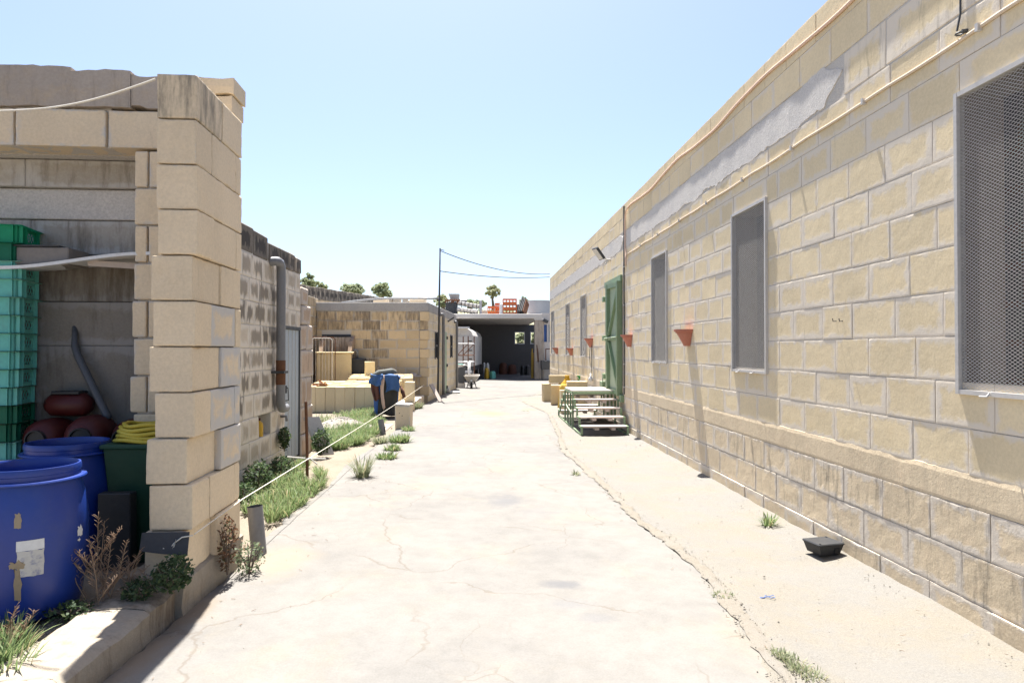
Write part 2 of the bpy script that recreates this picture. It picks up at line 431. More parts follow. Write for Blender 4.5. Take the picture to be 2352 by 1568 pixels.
M['cloth_brown'] = plain('brown_cloth', (.12, .055, .04), .9, fine=120)
M['cloth_blue'] = plain('blue_cloth', (.05, .11, .24), .8, fine=120)
M['cloth_grey'] = plain('grey_cloth', (.12, .125, .115), .95, fine=120)
M['yellow'] = plain('yellow_plastic', (.58, .34, .03), .4)
M['yellow_net'] = plain('yellow_net', (.60, .40, .08), .8)
M['green_bucket'] = plain('green_plastic', (.05, .26, .05), .4)
M['label_paper'] = plain('torn_paper_label', (.52, .51, .48), .8, dirt=(.10, .12, .28), amount=.9, scale=28)
M['white_label'] = plain('white_label', (.66, .66, .64), .7)
M['tape'] = plain('brown_tape', (.30, .24, .16), .7)
M['wire'] = plain('grey_wire', (.20, .20, .21), .5, .5)
M['box_card'] = plain('grey_board_box', (.20, .18, .16), .9)
M['tank'] = plain('grey_zinc_tank', (.36, .37, .385), .5, .1)
M['truck_white'] = plain('truck_panel', (.50, .48, .45), .5, dirt=(.32, .27, .22), amount=.5)
M['rubber'] = plain('tyre_rubber', (.02, .02, .02), .8)
M['grass'] = leafmat('grass_blades', (.11, .17, .06), (.22, .28, .12), (.32, .28, .15))
M['grass_grey'] = leafmat('dusty_green_blades', (.17, .20, .11), (.28, .30, .18), (.36, .32, .20))
M['bush'] = leafmat('dark_leaves', (.035, .065, .03), (.08, .12, .05), (.11, .14, .06))
M['bush_red'] = leafmat('dry_reddish_leaves', (.12, .06, .035), (.17, .10, .06), (.09, .12, .05))
M['tree'] = leafmat('tree_leaves', (.26, .30, .18), (.38, .41, .26))
M['tree_pale'] = leafmat('pale_tree_leaves', (.32, .34, .20), (.42, .41, .25))
M['bark'] = plain('bark', (.14, .11, .085), .95)
M['dry'] = leafmat('dry_stalks', (.26, .17, .115), (.40, .29, .20))
M['rubble'] = dust_ground('rubble', (.27, .245, .21), (.22, .195, .155), (.30, .285, .26), .6)
M['membrane'] = plain('bitumen_membrane', (.055, .055, .057), .85, bs=.3)
M['sand'] = plain('sand', (.52, .42, .26), .95, bs=.4)
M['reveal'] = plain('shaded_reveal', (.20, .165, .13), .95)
M['band'] = dust_ground('weathered_cement_band', (.36, .345, .325), (.40, .38, .355), (.30, .285, .265), .5)
M['bush_pale'] = leafmat('grey_green_leaves', (.12, .16, .09), (.20, .24, .14), (.24, .17, .11))
M['crate_rim'] = plain('pale_turquoise_rim', (.27, .56, .47), .45)
M['panel_shaded'] = stone('shaded_concrete_panel', (.20, .18, .155), smear=(.26, .25, .24), dark=(.085, .07, .052), warm=(.17, .135, .09), bs=.25)  # darker copy of the panel colours: shade of the deep bay painted in
# ------------------------------------------------------------------ ground, hill
def gridline(a, b, n): return [a + (b - a) * i / n for i in range(n + 1)]
xs = [-260, -120, -60, -30, -15, -8, -5, -3.5, -1.6, 2.0, 3.2, 6, 12, 30, 60, 120, 260]
ys = [-60, -20, -8, -3, 0, 3, 6, 10, 14, 18, 22, 27, 34, 46, 52]
mb = MB()
mb._add([(x, y, g(x, y) - .03) for y in ys for x in xs],
        [(j*len(xs)+i, j*len(xs)+i+1, (j+1)*len(xs)+i+1, (j+1)*len(xs)+i) for j in range(len(ys)-1) for i in range(len(xs)-1)])
mb.build('ground', M['soil'], kind='structure')
mb = MB()
def hillz(x, y):
    if y <= 52: return g(x, y) - .03
    t = clamp((y - 52) / 56)
    return g(x, y) - .03 + 8.1 * t ** .8 + (y - 108 if y > 108 else 0) * .012 + 1.0 * t * mnoise.noise(Vector((x / 30, y / 30, 3)))
hx = [-900, -500] + [-260 + 10.4 * i for i in range(51)] + [500, 900]; hy = [52, 56, 62, 70, 80, 90, 100, 108, 120, 150, 220, 400, 900, 1800]
mb._add([(x, y, hillz(x, y)) for y in hy for x in hx],
        [(j*len(hx)+i, j*len(hx)+i+1, (j+1)*len(hx)+i+1, (j+1)*len(hx)+i) for j in range(len(hy)-1) for i in range(len(hx)-1)])
mb.build('hill', M['hill'], kind='structure', smooth=True)

# lane of pale concrete: its ragged right edge is traced on the ground, its left edge runs into the weeds
RE = [(1800,1568),(1745,1490),(1697,1425),(1652,1362),(1600,1303),(1532,1247),(1452,1188),(1400,1130),(1340,1076),(1292,1035),(1278,990),(1258,948),(1205,925),(1190,912)]
LE = [(200,1600),(240,1562),(360,1456),(517,1327),(600,1240),(655,1190),(748,1120),(800,1062),(850,1030),(905,990),(948,946),(985,922)]
def trace(pts, dz=0): return [G(px, py) for px, py in pts]
re_ = [Vector((1.02, -3, 0)), Vector((1.02, 2.2, 0))] + trace(RE) + [Vector((1.7, 23, 0)), Vector((2.7, 27.6, 0)), Vector((6, 35.9, 0))]
le_ = [Vector((-1.69, -3, 0)), Vector((-1.69, 2.5, 0))] + trace(LE)[1:] + [Vector((-1.3, 23, 0)), Vector((-1.0, 26.9, 0)), Vector((-4, 35.9, 0))]
def xat(line, y):
    line = sorted(line, key=lambda p: p.y)
    for a, b in zip(line, line[1:]):
        if a.y <= y <= b.y and b.y > a.y: return a.x + (b.x - a.x) * (y - a.y) / (b.y - a.y)
    return line[0].x if y < line[0].y else line[-1].x
yy = []; y = -3.0
while y < 35.9: yy.append(y); y += .07 if y < 13 else .2
yy.append(35.9)
NX = 26; vs = []; fs = []
for j, y in enumerate(yy):
    a = xat(le_, y) + .05 * mnoise.noise(Vector((0, y * 2.3, 1))) + .03 * mnoise.noise(Vector((0, y * 9, 1)))
    b = xat(re_, y) + .06 * mnoise.noise(Vector((5, y * 2.6, 1))) + .035 * mnoise.noise(Vector((5, y * 11, 1)))
    for i in range(NX + 1):
        x = a + (b - a) * i / NX
        e = min(i, NX - i) == 0
        vs.append((x, y, g(x, y) + (-.006 if e else .012 + .004 * mnoise.noise(Vector((x * .8, y * .8, 0))))))
for j in range(len(yy) - 1):
    for i in range(NX):
        fs.append((j*(NX+1)+i, j*(NX+1)+i+1, (j+1)*(NX+1)+i+1, (j+1)*(NX+1)+i))
mb = MB(); mb._add(vs, fs); mb.build('road', M['road'], kind='structure', smooth=True)
# dusty screed apron along the right-hand building, a little lower than the lane and uneven
WX = 2.85
vs = []; NX = 30
ay = [y for y in yy if y < 27.3]
for j, y in enumerate(ay):
    a = xat(re_, y) - .25
    for i in range(NX + 1):
        x = a + (WX + .02 - a) * i / NX
        t = (x - a) / max(.1, WX - a)
        z = g(x, y) - .008 + .012 * mnoise.noise(Vector((x * 1.7, y * 1.7, 4))) + .006 * mnoise.noise(Vector((x * 7, y * 7, 4))) + .03 * clamp((t - .8) / .2) ** 2
        z += .016 * math.exp(-((x - a - .42 - .05 * mnoise.noise(Vector((0, y * 1.5, 2)))) / .10) ** 2)     # low ridge of screed beside the lane
        vs.append((x, y, z))
fs = [(j*(NX+1)+i, j*(NX+1)+i+1, (j+1)*(NX+1)+i+1, (j+1)*(NX+1)+i) for j in range(len(ay)-1) for i in range(NX)]
mb = MB(); mb._add(vs, fs); mb.build('pavement', M['apron'], kind='structure', smooth=True)

# dirt and fine gravel lying in the seam between lane and screed
M['seam'] = dust_ground('seam_dirt', (.185, .165, .134), (.19, .174, .15), (.15, .125, .095), 1.2)
vs = []; sy_ = [y for y in yy if 1 < y < 21]
for y in sy_:
    e = xat(re_, y) + .02 * mnoise.noise(Vector((3, y * 3, 0))); wd_ = .05 + .05 * mnoise.noise(Vector((8, y * 1.1, 2))) + .045 * mnoise.noise(Vector((8, y * 6, 2))) + .03 * mnoise.noise(Vector((8, y * 17, 2)))
    for t in (-1, -.4, .3, 1):
        x = e + .03 + max(.003, wd_) * t + .02 * mnoise.noise(Vector((t * 9, y * 13, 4))); vs.append((x, y, g(x, y) + (.0135 if abs(t) < .9 else .004) + .003 * mnoise.noise(Vector((x * 30, y * 30, 0)))))
mb = MB(); mb._add(vs, [(j*4+i, j*4+i+1, (j+1)*4+i+1, (j+1)*4+i) for j in range(len(sy_)-1) for i in range(3)]); mb.build('seam_dirt', M['seam'], smooth=True, label='brownish dirt filling the seam between lane and pavement', cat='dirt', kind='stuff')
# pebbles and crumbs of screed
def pebble(mb, x, y, z, r):
    n = 5; a0 = rng.random() * 6
    vs = [(x + r * .6 * rng.uniform(.6, 1) * math.cos(a0 + i * 6.283 / n), y + r * .6 * rng.uniform(.6, 1) * math.sin(a0 + i * 6.283 / n), z + r * .55) for i in range(n)]
    vs += [(x + r * rng.uniform(.8, 1.1) * math.cos(a0 + i * 6.283 / n), y + r * rng.uniform(.8, 1.1) * math.sin(a0 + i * 6.283 / n), z - r * .2) for i in range(n)]
    mb._add(vs, [tuple(range(n))] + [(i, n + i, n + (i + 1) % n, (i + 1) % n) for i in range(n)])
mb = MB()
for k in range(2200):
    y = 2.3 + 14 * rng.random() ** 1.6; e = xat(re_, y)
    x = e + .03 + rng.gauss(0, .05) if rng.random() < .86 else rng.uniform(e, WX - .05)
    if rng.random() < .10: x = WX - abs(rng.gauss(0, .12)) - .06
    pebble(mb, x, y, g(x, y) + .010, rng.uniform(.002, .006) if rng.random() < .95 else rng.uniform(.006, .013))
for k in range(240):
    y = 2.4 + 9 * rng.random() ** 1.5; x = xat(le_, y) + abs(rng.gauss(0, .25)) + .02
    pebble(mb, x, y, g(x, y) + .012, rng.uniform(.0015, .004))
mb.build('gravel', M['rubble'], label='loose pebbles and crumbs along the edges of the pale lane', cat='gravel', kind='stuff')
# twigs and straw lying on the lane
mb = MB()
for k in range(110):
    y = 2.3 + 8 * rng.random() ** 1.4; x = xat(le_, y) + abs(rng.gauss(0, .35)) + .03 if rng.random() < .6 else rng.uniform(xat(re_, y) - .3, WX - .1)
    a = rng.random() * 6.28; l = rng.uniform(.01, .04); z = g(x, y) + .018
    mb.bar((x, y, z), (x + l * math.cos(a), y + l * math.sin(a), z + rng.uniform(0, .006)), .0018)
mb.build('straw', M['dry'], label='scattered straw and twigs lying on the ground', cat='straw', kind='stuff')

# ------------------------------------------------------------------ walls laid block by block
def lay(rows, s0, s1, openings, L, half, jitter_len=.06, minlen=.14):
    """rows: list of (z0, z1, offset); returns (s_a, s_b, z0, z1, row)"""
    out = []
    for ri, (z0, z1, off) in enumerate(rows):
        cuts = []
        for (a, b, za, zb) in openings:
            if za < z1 - .05 and zb > z0 + .05: cuts.append((a, b))
        cuts.sort(); segs = []; p = s0
        for a, b in cuts:
            if a > p: segs.append((p, a))
            p = max(p, b)
        if p < s1: segs.append((p, s1))
        for a, b in segs:
            s = s0 + off - L; js = []
            while s < b:
                q = s + rng.uniform(-jitter_len, jitter_len) * L
                if a + minlen < q < b - minlen: js.append(q)
                s += L
            e = [a] + js + [b]
            for p_, q_ in zip(e, e[1:]): out.append((p_, q_, z0, z1, ri))
    return out
# ================================================================== the long stone building on the right
FR = frame((WX, 0, 0), (0, 1, 0), (-1, 0, 0))          # s = y, d = towards the lane
Y0, Y1 = .6, 27.3
building = thing('stone_building', (WX + 4, 14, 0), 'long buff limestone building with mesh windows along the right of the lane', 'building')
WIN = [(2.88, 3.90, 1.36, 3.09), (6.62, 7.50, 1.38, 3.08), (10.2, 11.07, 1.41, 3.08), (18.0, 18.9, 1.43, 3.06), (21.33, 22.15, 1.44, 3.05), (25.75, 26.6, 1.46, 3.06)]
DOOR = (13.43, 15.1, .70, 3.05)
OPEN = WIN + [DOOR]
rows = []
c1 = (3.57 - .86) / 10
rows_low = [(-.12, .135, .10), (.135, .405, .33), (.405, .676, .08)]
for i in range(10): rows.append((.86 + c1 * i, .86 + c1 * (i + 1), (.0 if i % 2 else .25) + rng.uniform(-.05, .05)))
rows_top = [(3.91, 4.19, .12), (4.19, 4.45, .36)]
JT = .003
blocks = []
for (a, b, z0, z1, ri) in lay(rows_low, Y0, Y1, [], .5, .25): blocks.append((a, b, z0, z1, 'low', ri))
for (a, b, z0, z1, ri) in lay(rows, Y0, Y1, OPEN, .5, .25): blocks.append((a, b, z0, z1, 'mid', ri))
for (oa, ob_, za, zb) in OPEN:                       # cut blocks above and below each opening
    for ri, (z0, z1, off) in enumerate(rows):
        if not (za < z1 - .05 and zb > z0 + .05): continue
        mid_ = (oa + ob_) / 2 + rng.uniform(-.1, .1)
        if za > z0 + .02: blocks += [(oa, mid_, z0, za - .004, 'mid', ri), (mid_, ob_, z0, za - .004, 'mid', ri)]
        if zb < z1 - .02: blocks += [(oa, ob_, zb + .004, z1, 'mid', ri)]
for (a, b, z0, z1, ri) in lay(rows_top, Y0, Y1, [], .52, .25): blocks.append((a, b, z0, z1, 'top', ri))
def blk(mb, t):
    a, b, z0, z1, kind, ri = t
    pr = {'low': .003, 'mid': 0.0, 'top': 0.0}[kind] + rng.uniform(.0005, .0045)
    if kind == 'low' and ri == 0: pr = .012 + rng.uniform(-.006, .008)
    at = (rng.random(), rng.uniform(.3, .75) if kind != 'top' else rng.uniform(.0, .6), rng.uniform(0, .22) + (.16 if kind == 'low' else 0))
    if kind == 'top' and ri == 1: at = (at[0] * .5 + .2, 0.0, .1)
    if id(t) in own:
        mb.rough((a + JT, -.06, z0 + JT), (b - JT, pr, z1 - JT), at, FR, .05, .0022, .0006 if kind != 'low' else .0014, .014 if kind != 'low' else .03, rng.random() * 9, 1); return
    mb.cbox((a + JT, -.22, z0 + JT), (b - JT, pr, z1 - JT), .0035 if kind != 'low' else .008, .0015 if kind != 'low' else .0028, at, FR)
near = [t for t in blocks if t[1] > 2.6]
near.sort(key=lambda t: t[0])
# the 300 that show largest: the nearest ones inside the picture
shown = [t for t in near if atX(2352, 800, WX).y < t[1] + .1]
own = set(id(t) for t in shown[:300])
rest = {'wall': MB(), 'wall_low': MB()}
for t in blocks:
    mk = 'wall_low' if t[4] == 'low' else 'wall'
    if id(t) in own:
        mb = MB(); blk(mb, t); mb.build('stone_block', M[mk], building)
    else: blk(rest[mk], t)
rest['wall'].build('distant_stone_blocks', M['wall'], building, kind='stuff')
rest['wall_low'].build('distant_base_blocks', M['wall_low'], building, kind='stuff')
# mortar core behind the blocks, with the openings left free
core = MB()
cutsY = sorted(set([Y0, Y1] + [q for o in OPEN for q in (o[0], o[1])]))
for a, b in zip(cutsY, cutsY[1:]):
    mid = (a + b) / 2; op = [o for o in OPEN if o[0] < mid < o[1]]
    if not op: core.box((a, -.25, -.2), (b, -.0018, 4.40), FR)
    else:
        core.box((a, -.25, -.2), (b, -.0022, op[0][2]), FR); core.box((a, -.25, op[0][3]), (b, -.0018, 4.40), FR)
core.build('mortar_bed', M['mortar'], building)
# floor-slab band low down, proud and chipped; ring beam high up, smooth render
def chipped(mb, a, b, z0, z1, d, step, rough, at=None):
    n = int((b - a) / step); prof = []
    for i in range(n + 1):
        s = a + (b - a) * i / n
        e = rough * (mnoise.noise(Vector((s * 6, z0, 0))) + .7 * mnoise.noise(Vector((s * 21, z0, 0))))
        e2 = rough * (mnoise.noise(Vector((s * 5, z1, 7))) + .6 * mnoise.noise(Vector((s * 17, z1, 7))))
        prof.append([(s, -.01, z0), (s, d * .8 + e * .25, z0 + .002), (s, d + e * .3, z0 + .02), (s, d + e2 * .4, z1 - .03 + e2), (s, d * .45 + e2 * .4, z1 + e2 * .9), (s, -.01, z1 + .012)])
    k = len(prof[0])
    mb._add([p for r in prof for p in r], [(i*k+j, (i+1)*k+j, (i+1)*k+j+1, i*k+j+1) for i in range(n) for j in range(k-1)], None, at, FR)
mb = MB(); chipped(mb, Y0, Y1, .676, .868, .006, .022, .006, (.5, .9, .1)); mb.build('floor_slab_edge', M['wall_low'], building)
mb = MB(); mb.attr = (.5, .5, .1)
def ragged_band(mb, a, b, z0, z1, d, step=.04, am=.05):
    n = max(4, int((b - a) / step)); vs = []
    for i in range(n + 1):
        s = a + (b - a) * i / n
        e0 = am * (mnoise.noise(Vector((s * 2.2, 1, 0))) + .6 * mnoise.noise(Vector((s * 11, 1, 0)))); e1 = am * (mnoise.noise(Vector((s * 1.7, 5, 0))) + .5 * mnoise.noise(Vector((s * 9, 5, 0))))
        dd = d + .004 * mnoise.noise(Vector((s * 3, 0, 9)))
        cut = clamp(1 - (s - a) / (.35 + .25 * mnoise.noise(Vector((s * 9, 2, 1))))) * (z1 - z0) * .5
        e0 += cut * 1.2; e1 -= cut * .6
        vs += [(s, -.02, z0 + e0), (s, dd, z0 + e0 + .006), (s, dd, z1 + e1 - .006), (s, -.02, z1 + e1)]
    mb._add(vs, [(i*4+j, (i+1)*4+j, (i+1)*4+j+1, i*4+j+1) for i in range(n) for j in range(3)], None, None, FR)
ragged_band(mb, 5.2, 13.18, 3.575, 3.90, .006)
ragged_band(mb, 13.30, Y1, 3.575, 3.90, .005)
mb.build('rendered_ring_beam', M['render'], building)
mb = MB()
for (a, b, z0, z1, ri) in lay([(3.575, 3.905, .2)], Y0, 5.18, [], 1.3, .2): mb.cbox((a + .003, -.2, z0), (b - .003, .002, z1), .008, .004, (.35, .75, .3), FR)
mb.build('bare_ring_beam', M['wall'], building)
# roof, back, far end and rooms
mb = MB(); mb.box((WX + .26, Y0, 4.02), (WX + 8, Y1, 4.15)); mb.build('roof', M['render'], building)
mb = MB(); mb.box((WX + 7.75, Y0, -.2), (WX + 8, Y1, 4.4)); mb.box((WX + .25, Y1 - .23, -.2), (WX + 7.75, Y1, 4.4)); mb.box((WX + .25, Y0, -.2), (WX + 7.75, Y0 + .2, 4.4))
mb.box((WX + .25, Y0 + .2, .5), (WX + 7.75, Y1 - .23, .66)); mb.build('outer_wall', M['mortar'], building)
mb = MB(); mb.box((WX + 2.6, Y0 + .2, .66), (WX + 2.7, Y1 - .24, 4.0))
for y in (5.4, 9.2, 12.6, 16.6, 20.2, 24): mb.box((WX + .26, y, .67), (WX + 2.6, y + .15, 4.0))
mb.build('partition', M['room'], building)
# stored goods seen through the mesh
def storage(y0, y1):
    mb = MB()
    for i in range(7):
        z = 1.35 + i * .27; mb.box((WX + .9, y0 - .3, z), (WX + 1.7, y1 + .5, z + .04))
        x = y0 - .3
        while x < y1 + .3:
            w_ = rng.uniform(.15, .35); 
            if rng.random() < .7: mb.box((WX + .95, x, z + .04), (WX + 1.5, x + w_ - .03, z + rng.uniform(.1, .22)))
            x += w_
    return mb
shelfroot = thing('storage_shelf', (WX + 1.3, 3.5, .66), 'dim shelves of stored goods behind the nearest mesh window', 'shelf')
storage(2.9, 4.2).build('shelf_board', M['cloth_brown'], shelfroot)
mb = MB(); mb.cbox((WX + .35, 3.05, 1.36), (WX + .75, 3.74, 1.62), .01); mb.build('storage_box', M['white'], label='pale storage box on the sill inside the nearest mesh window', cat='box')
mb = MB(); mb.cbox((WX + .45, 6.72, 1.38), (WX + .8, 7.12, 1.66), .01); mb.build('storage_box', M['white'], label='pale storage box inside the middle tall mesh window', cat='box')
# windows: steel angle frame and expanded mesh
def mesh_panel(mb, y0, y1, z0, z1, d, lw=.037, sh=.0205, t=.0035, th=.0022):
    W, H = y1 - y0, z1 - z0; k = sh / lw
    for sgn in (1, -1):
        n0 = -int(W * k / sh) - 2; n1 = int(H / sh) + 2
        if sgn < 0: n0, n1 = 0, int((H + W * k) / sh) + 2
        for i in range(n0, n1):
            c = i * sh; pts = []
            x = 0.0; za = c + sgn * k * 0; zb = c + sgn * k * W
            xa, xb = 0.0, W
            if sgn > 0:
                if za < 0: xa = -c / k; za = 0
                if zb > H: xb = (H - c) / k; zb = H
            else:
                if za > H: xa = (c - H) / k; za = H
                if zb < 0: xb = c / k; zb = 0
            if xb - xa < .008: continue
            za = c + sgn * k * xa; zb = c + sgn * k * xb
            nx, nz = -sgn * k * t, t
            vs = []
            for dd in (d, d + th):
                vs += [(y0 + xa, dd, z0 + za - t * .55), (y0 + xb, dd, z0 + zb - t * .55), (y0 + xb, dd, z0 + zb + t * .55), (y0 + xa, dd, z0 + za + t * .55)]
            mb._add(vs, [(0,1,2,3),(7,6,5,4),(0,4,5,1),(2,6,7,3)], None, (.5, .5, .5), FR)
for i, (a, b, z0, z1) in enumerate(WIN):
    fr = MB(); w_ = .027
    fr.box((a - .02, -.02, z0 - .03), (a + w_ - .02, .028, z1 + .02), FR); fr.box((b - w_ + .02, -.02, z0 - .03), (b + .02, .028, z1 + .02), FR)
    fr.box((a + w_ - .02, -.02, z0 - .03), (b - w_ + .02, .026, z0 + w_ - .03), FR); fr.box((a + w_ - .02, -.02, z1 - w_ + .02), (b - w_ + .02, .026, z1 + .02), FR)
    for q in (.3, .75): fr.tube([(a + (b - a) * q, .03, z0 - .012), (a + (b - a) * q, .045, z0 - .03), (a + (b - a) * q + .05, .05, z0 - .032)], .006, 6, m=FR)
    f = fr.build('window', M['galv'], building)
    mp = MB(); mesh_panel(mp, a, b, z0, z1, .006, *((.037, .0205) if i < 3 else (.06, .033)), t=.0024 if i < 3 else .004); mp.build('mesh_screen', M['galv'], f)
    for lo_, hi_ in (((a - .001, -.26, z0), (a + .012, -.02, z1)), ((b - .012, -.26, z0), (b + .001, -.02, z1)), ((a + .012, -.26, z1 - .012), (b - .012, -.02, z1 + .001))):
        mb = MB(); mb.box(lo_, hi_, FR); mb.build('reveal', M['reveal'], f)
    rv = MB(); rv.box((a - .015, -.245, z0 - .025), (b + .015, -.03, z0 - .002), FR); rv.build('sill', M['wall'], f)
# green double door: closed leaf beyond, braced leaf nearer
a, b, z0, z1 = DOOR
dm = MB(); dm.box((14.28, -.02, z0), (b, .035, z1 - .10), FR); door = dm.build('door', M['green_pale'], building)
mb = MB(); mb.box((a - .02, -.1, z1 - .09), (b + .03, .05, z1 + .03), FR); mb.build('door_head', M['green'], door)
mb = MB(); mb.box((14.5, .036, 2.32), (14.84, .045, 2.80), FR); mb.build('vision_panel', M['tape'], door)
BL = frame((WX - .03, a, 0), (-.10, .995, 0), (-.995, -.10, 0))      # braced leaf, slightly ajar
mb = MB(); mb.box((.02, -.03, z0), (.84, .0, z1 - .1), BL); mb.build('braced_leaf', M['green_pale'], door)
mb = MB()
mb.box((0, -.02, z0 - .02), (.09, .085, z1 - .09), BL); mb.box((.77, 0, z0), (.86, .07, z1 - .1), BL); mb.box((.09, 0, z1 - .19), (.77, .06, z1 - .1), BL); mb.box((.09, 0, z0), (.77, .06, z0 + .09), BL); mb.box((.09, 0, 1.78), (.77, .05, 1.86), BL)
mb.build('leaf_frame', M['green'], door)
for (p, q) in (((.12, .03, z1 - .22), (.74, .03, 1.9)), ((.12, .03, z0 + .12), (.74, .03, 1.75))):
    mb = MB(); mb.bar(p, q, .06, .05, BL); mb.build('brace', M['green'], door)
mb = MB(); mb.tube([(-.02, .11, 1.845), (.9, .085, 1.83)], .012, 8, m=BL); mb.tube([(.9, .085, 1.83), (1.0, .06, 1.8)], .018, 8, m=BL); mb.build('bolt', M['green_pale'], door)
for z in (1.0, 1.85, 2.72):
    mb = MB(); mb.cbox((b + .02, .0, z - .06), (b + .17, .08, z + .06), .008, m=FR); mb.build('hinge', M['green'], door)
mb = MB(); mb.cbox((a - .16, .0, .56), (a + .02, .075, .70), .008, m=FR); mb.build('door_stop', M['green'], door)

# ---- things fixed to the wall
def wall_pot(px, ztop, label, wdt=.36, hgt=.225, dep=.2):
    y = atX(px, 800, WX).y
    root = thing('wall_pot', (WX - .1, y, ztop - hgt), label, 'plant pot', 'terracotta wall pots')
    m = frame((WX - .004, y, ztop - hgt), (0, 1, 0), (-1, 0, 0))
    prof = [(.0, 0), (.062, 0), (.085, .05), (.12, .12), (.16, hgt - .03), (.168, hgt - .03)]
    k = wdt / .36
    mb = MB(); mb.lathe([(r * k, z) for r, z in prof], n=18, m=m, a0=0, a1=180, squash=dep / .18)
    mb._add([(-.062*k, 0, 0), (.062*k, 0, 0), (.12*k, 0, .12), (.16*k, 0, hgt-.03), (-.16*k, 0, hgt-.03), (-.12*k, 0, .12)], [(0,1,2,3,4,5)], None, None, m)
    mb.build('pot_body', M['terra'], root, smooth=True, auto=40)
    mb = MB(); mb.lathe([(.168*k, hgt - .03), (.182*k, hgt - .026), (.182*k, hgt), (.165*k, hgt), (.160*k, hgt - .05), (0, hgt - .05)], n=18, m=m, a0=0, a1=180, squash=dep / .18)
    mb.build('rim', M['terra'], root, smooth=True, auto=35)
wall_pot(1583, 1.865, 'terracotta half-round wall pot nearest the camera, left of a tall mesh window')
wall_pot(1449, 1.87, 'terracotta half-round wall pot just right of the green door', .34)
wall_pot(1360, 1.875, 'terracotta wall pot left of the green door with a cable hanging below it', .36)
wall_pot(1315, 1.64, 'low terracotta wall pot, second from the far end of the building', .36)
wall_pot(1281, 1.66, 'low terracotta wall pot nearest the far end of the building', .36)
# grey conduit beside the door, cream conduit with clips, pinkish hose on the parapet
yq = 13.21
mb = MB(); mb.tube([(WX - .018, yq, 4.4), (WX - .018, yq, 3.0), (WX - .02, yq - .02, 2.0), (WX - .02, yq, .72)], .014, 8)
c = mb.build('conduit', M['dark_pipe'], label='thin dark conduit running down the wall beside the green door', cat='conduit')
mb = MB()
for z in (.85, 1.3, 1.75, 2.1, 2.45, 3.2, 3.8): mb.box((WX - .036, yq - .022, z), (WX - .002, yq + .022, z + .02))
mb.build('clip', M['galv'], c)
pts = []; y = 1.0
while y < 12.9: pts.append((WX - .012, y, 3.425 - .012 * abs(math.sin(y * 2.7)) + .008 * mnoise.noise(Vector((y, 0, 0))))); y += .17
pts += [(WX - .02, 12.93, 3.40), (WX - .02, 13.0, 3.33), (WX - .02, 13.04, 3.2)]
mb = MB(); mb.tube(pts, .011, 8); c = mb.build('electric_conduit', M['cream_pipe'], smooth=True, label='cream electric conduit clipped along the wall above the windows', cat='conduit')
y = 1.4
while y < 13:
    mb = MB(); mb.box((WX - .034, y - .012, 3.395), (WX - .001, y + .012, 3.44)); mb.build('clip', M['galv'], c); y += 1.16
pts = []; y = 1.0
while y < 12.9: pts.append((WX - .015, y, 4.275 + .03 * math.sin(y * 2.1) + .02 * mnoise.noise(Vector((y * 1.3, 3, 0))))); y += .15
pts += [(WX - .03, 12.94, 4.26), (WX - .03, 13.04, 4.2), (WX - .03, 13.07, 4.05), (WX - .03, 13.05, 3.6), (WX - .03, 13.0, 3.45), (WX - .05, 12.92, 3.36), (WX - .05, 12.9, 3.2)]
mb = MB(); mb.tube(pts, .015, 8); mb.build('water_hose', M['pink_pipe'], smooth=True, label='pinkish hose running along the top of the right-hand wall', cat='hose')
# floodlight
p = atX(1403, 590, WX)
fl = thing('floodlight', (WX, p.y, p.z - .2), 'dark floodlight on a short arm above the green door', 'lamp')
mb = MB(); mb.tube([(WX, p.y, p.z - .06), (WX - .1, p.y + .02, p.z - .05), (WX - .17, p.y, p.z + .03)], .016, 8); mb.tube([(WX - .05, p.y, p.z - .07), (WX - .12, p.y, p.z - .16)], .012, 6); mb.build('arm', M['galv'], fl)
mb = MB(); m = rotm(0, 52, 15, (WX - .27, p.y - .02, p.z + .07)); mb.cbox((-.15, -.12, -.03), (.15, .12, .03), .012, m=m); mb.build('lamp_head', M['dark_metal'], fl)
mb = MB(); mb.box((-.13, -.10, -.034), (.13, .10, -.031), m); mb.build('lens', M['galv'], fl)
# plug lamp hanging from a cable at the far pot
p = atX(1360, 795, WX); q = atX(1365, 868, WX)
mb = MB(); mb.tube([(WX - .02, p.y + .12, 1.80), (WX - .05, p.y + .1, 1.45), (WX - .05, p.y + .0, 1.2), (WX - .04, p.y - .1, 1.15), (WX - .035, p.y - .12, 1.35), (WX - .03, p.y - .12, 1.7)], .008, 6)
mb.tube([(WX - .035, p.y - .12, 1.68), (WX - .04, p.y - .13, 1.0)], .008, 6)
h = mb.build('hanging_cable', M['cable'], label='looped black cable with a plug hanging from the pot beyond the green door', cat='cable')
mb = MB(); mb.lathe([(0, 0), (.045, .01), (.055, .05), (.05, .09), (.02, .12), (.02, .2), (0, .2)], (WX - .06, p.y - .13, .80), 10); mb.build('plug', M['white'], h, smooth=True)
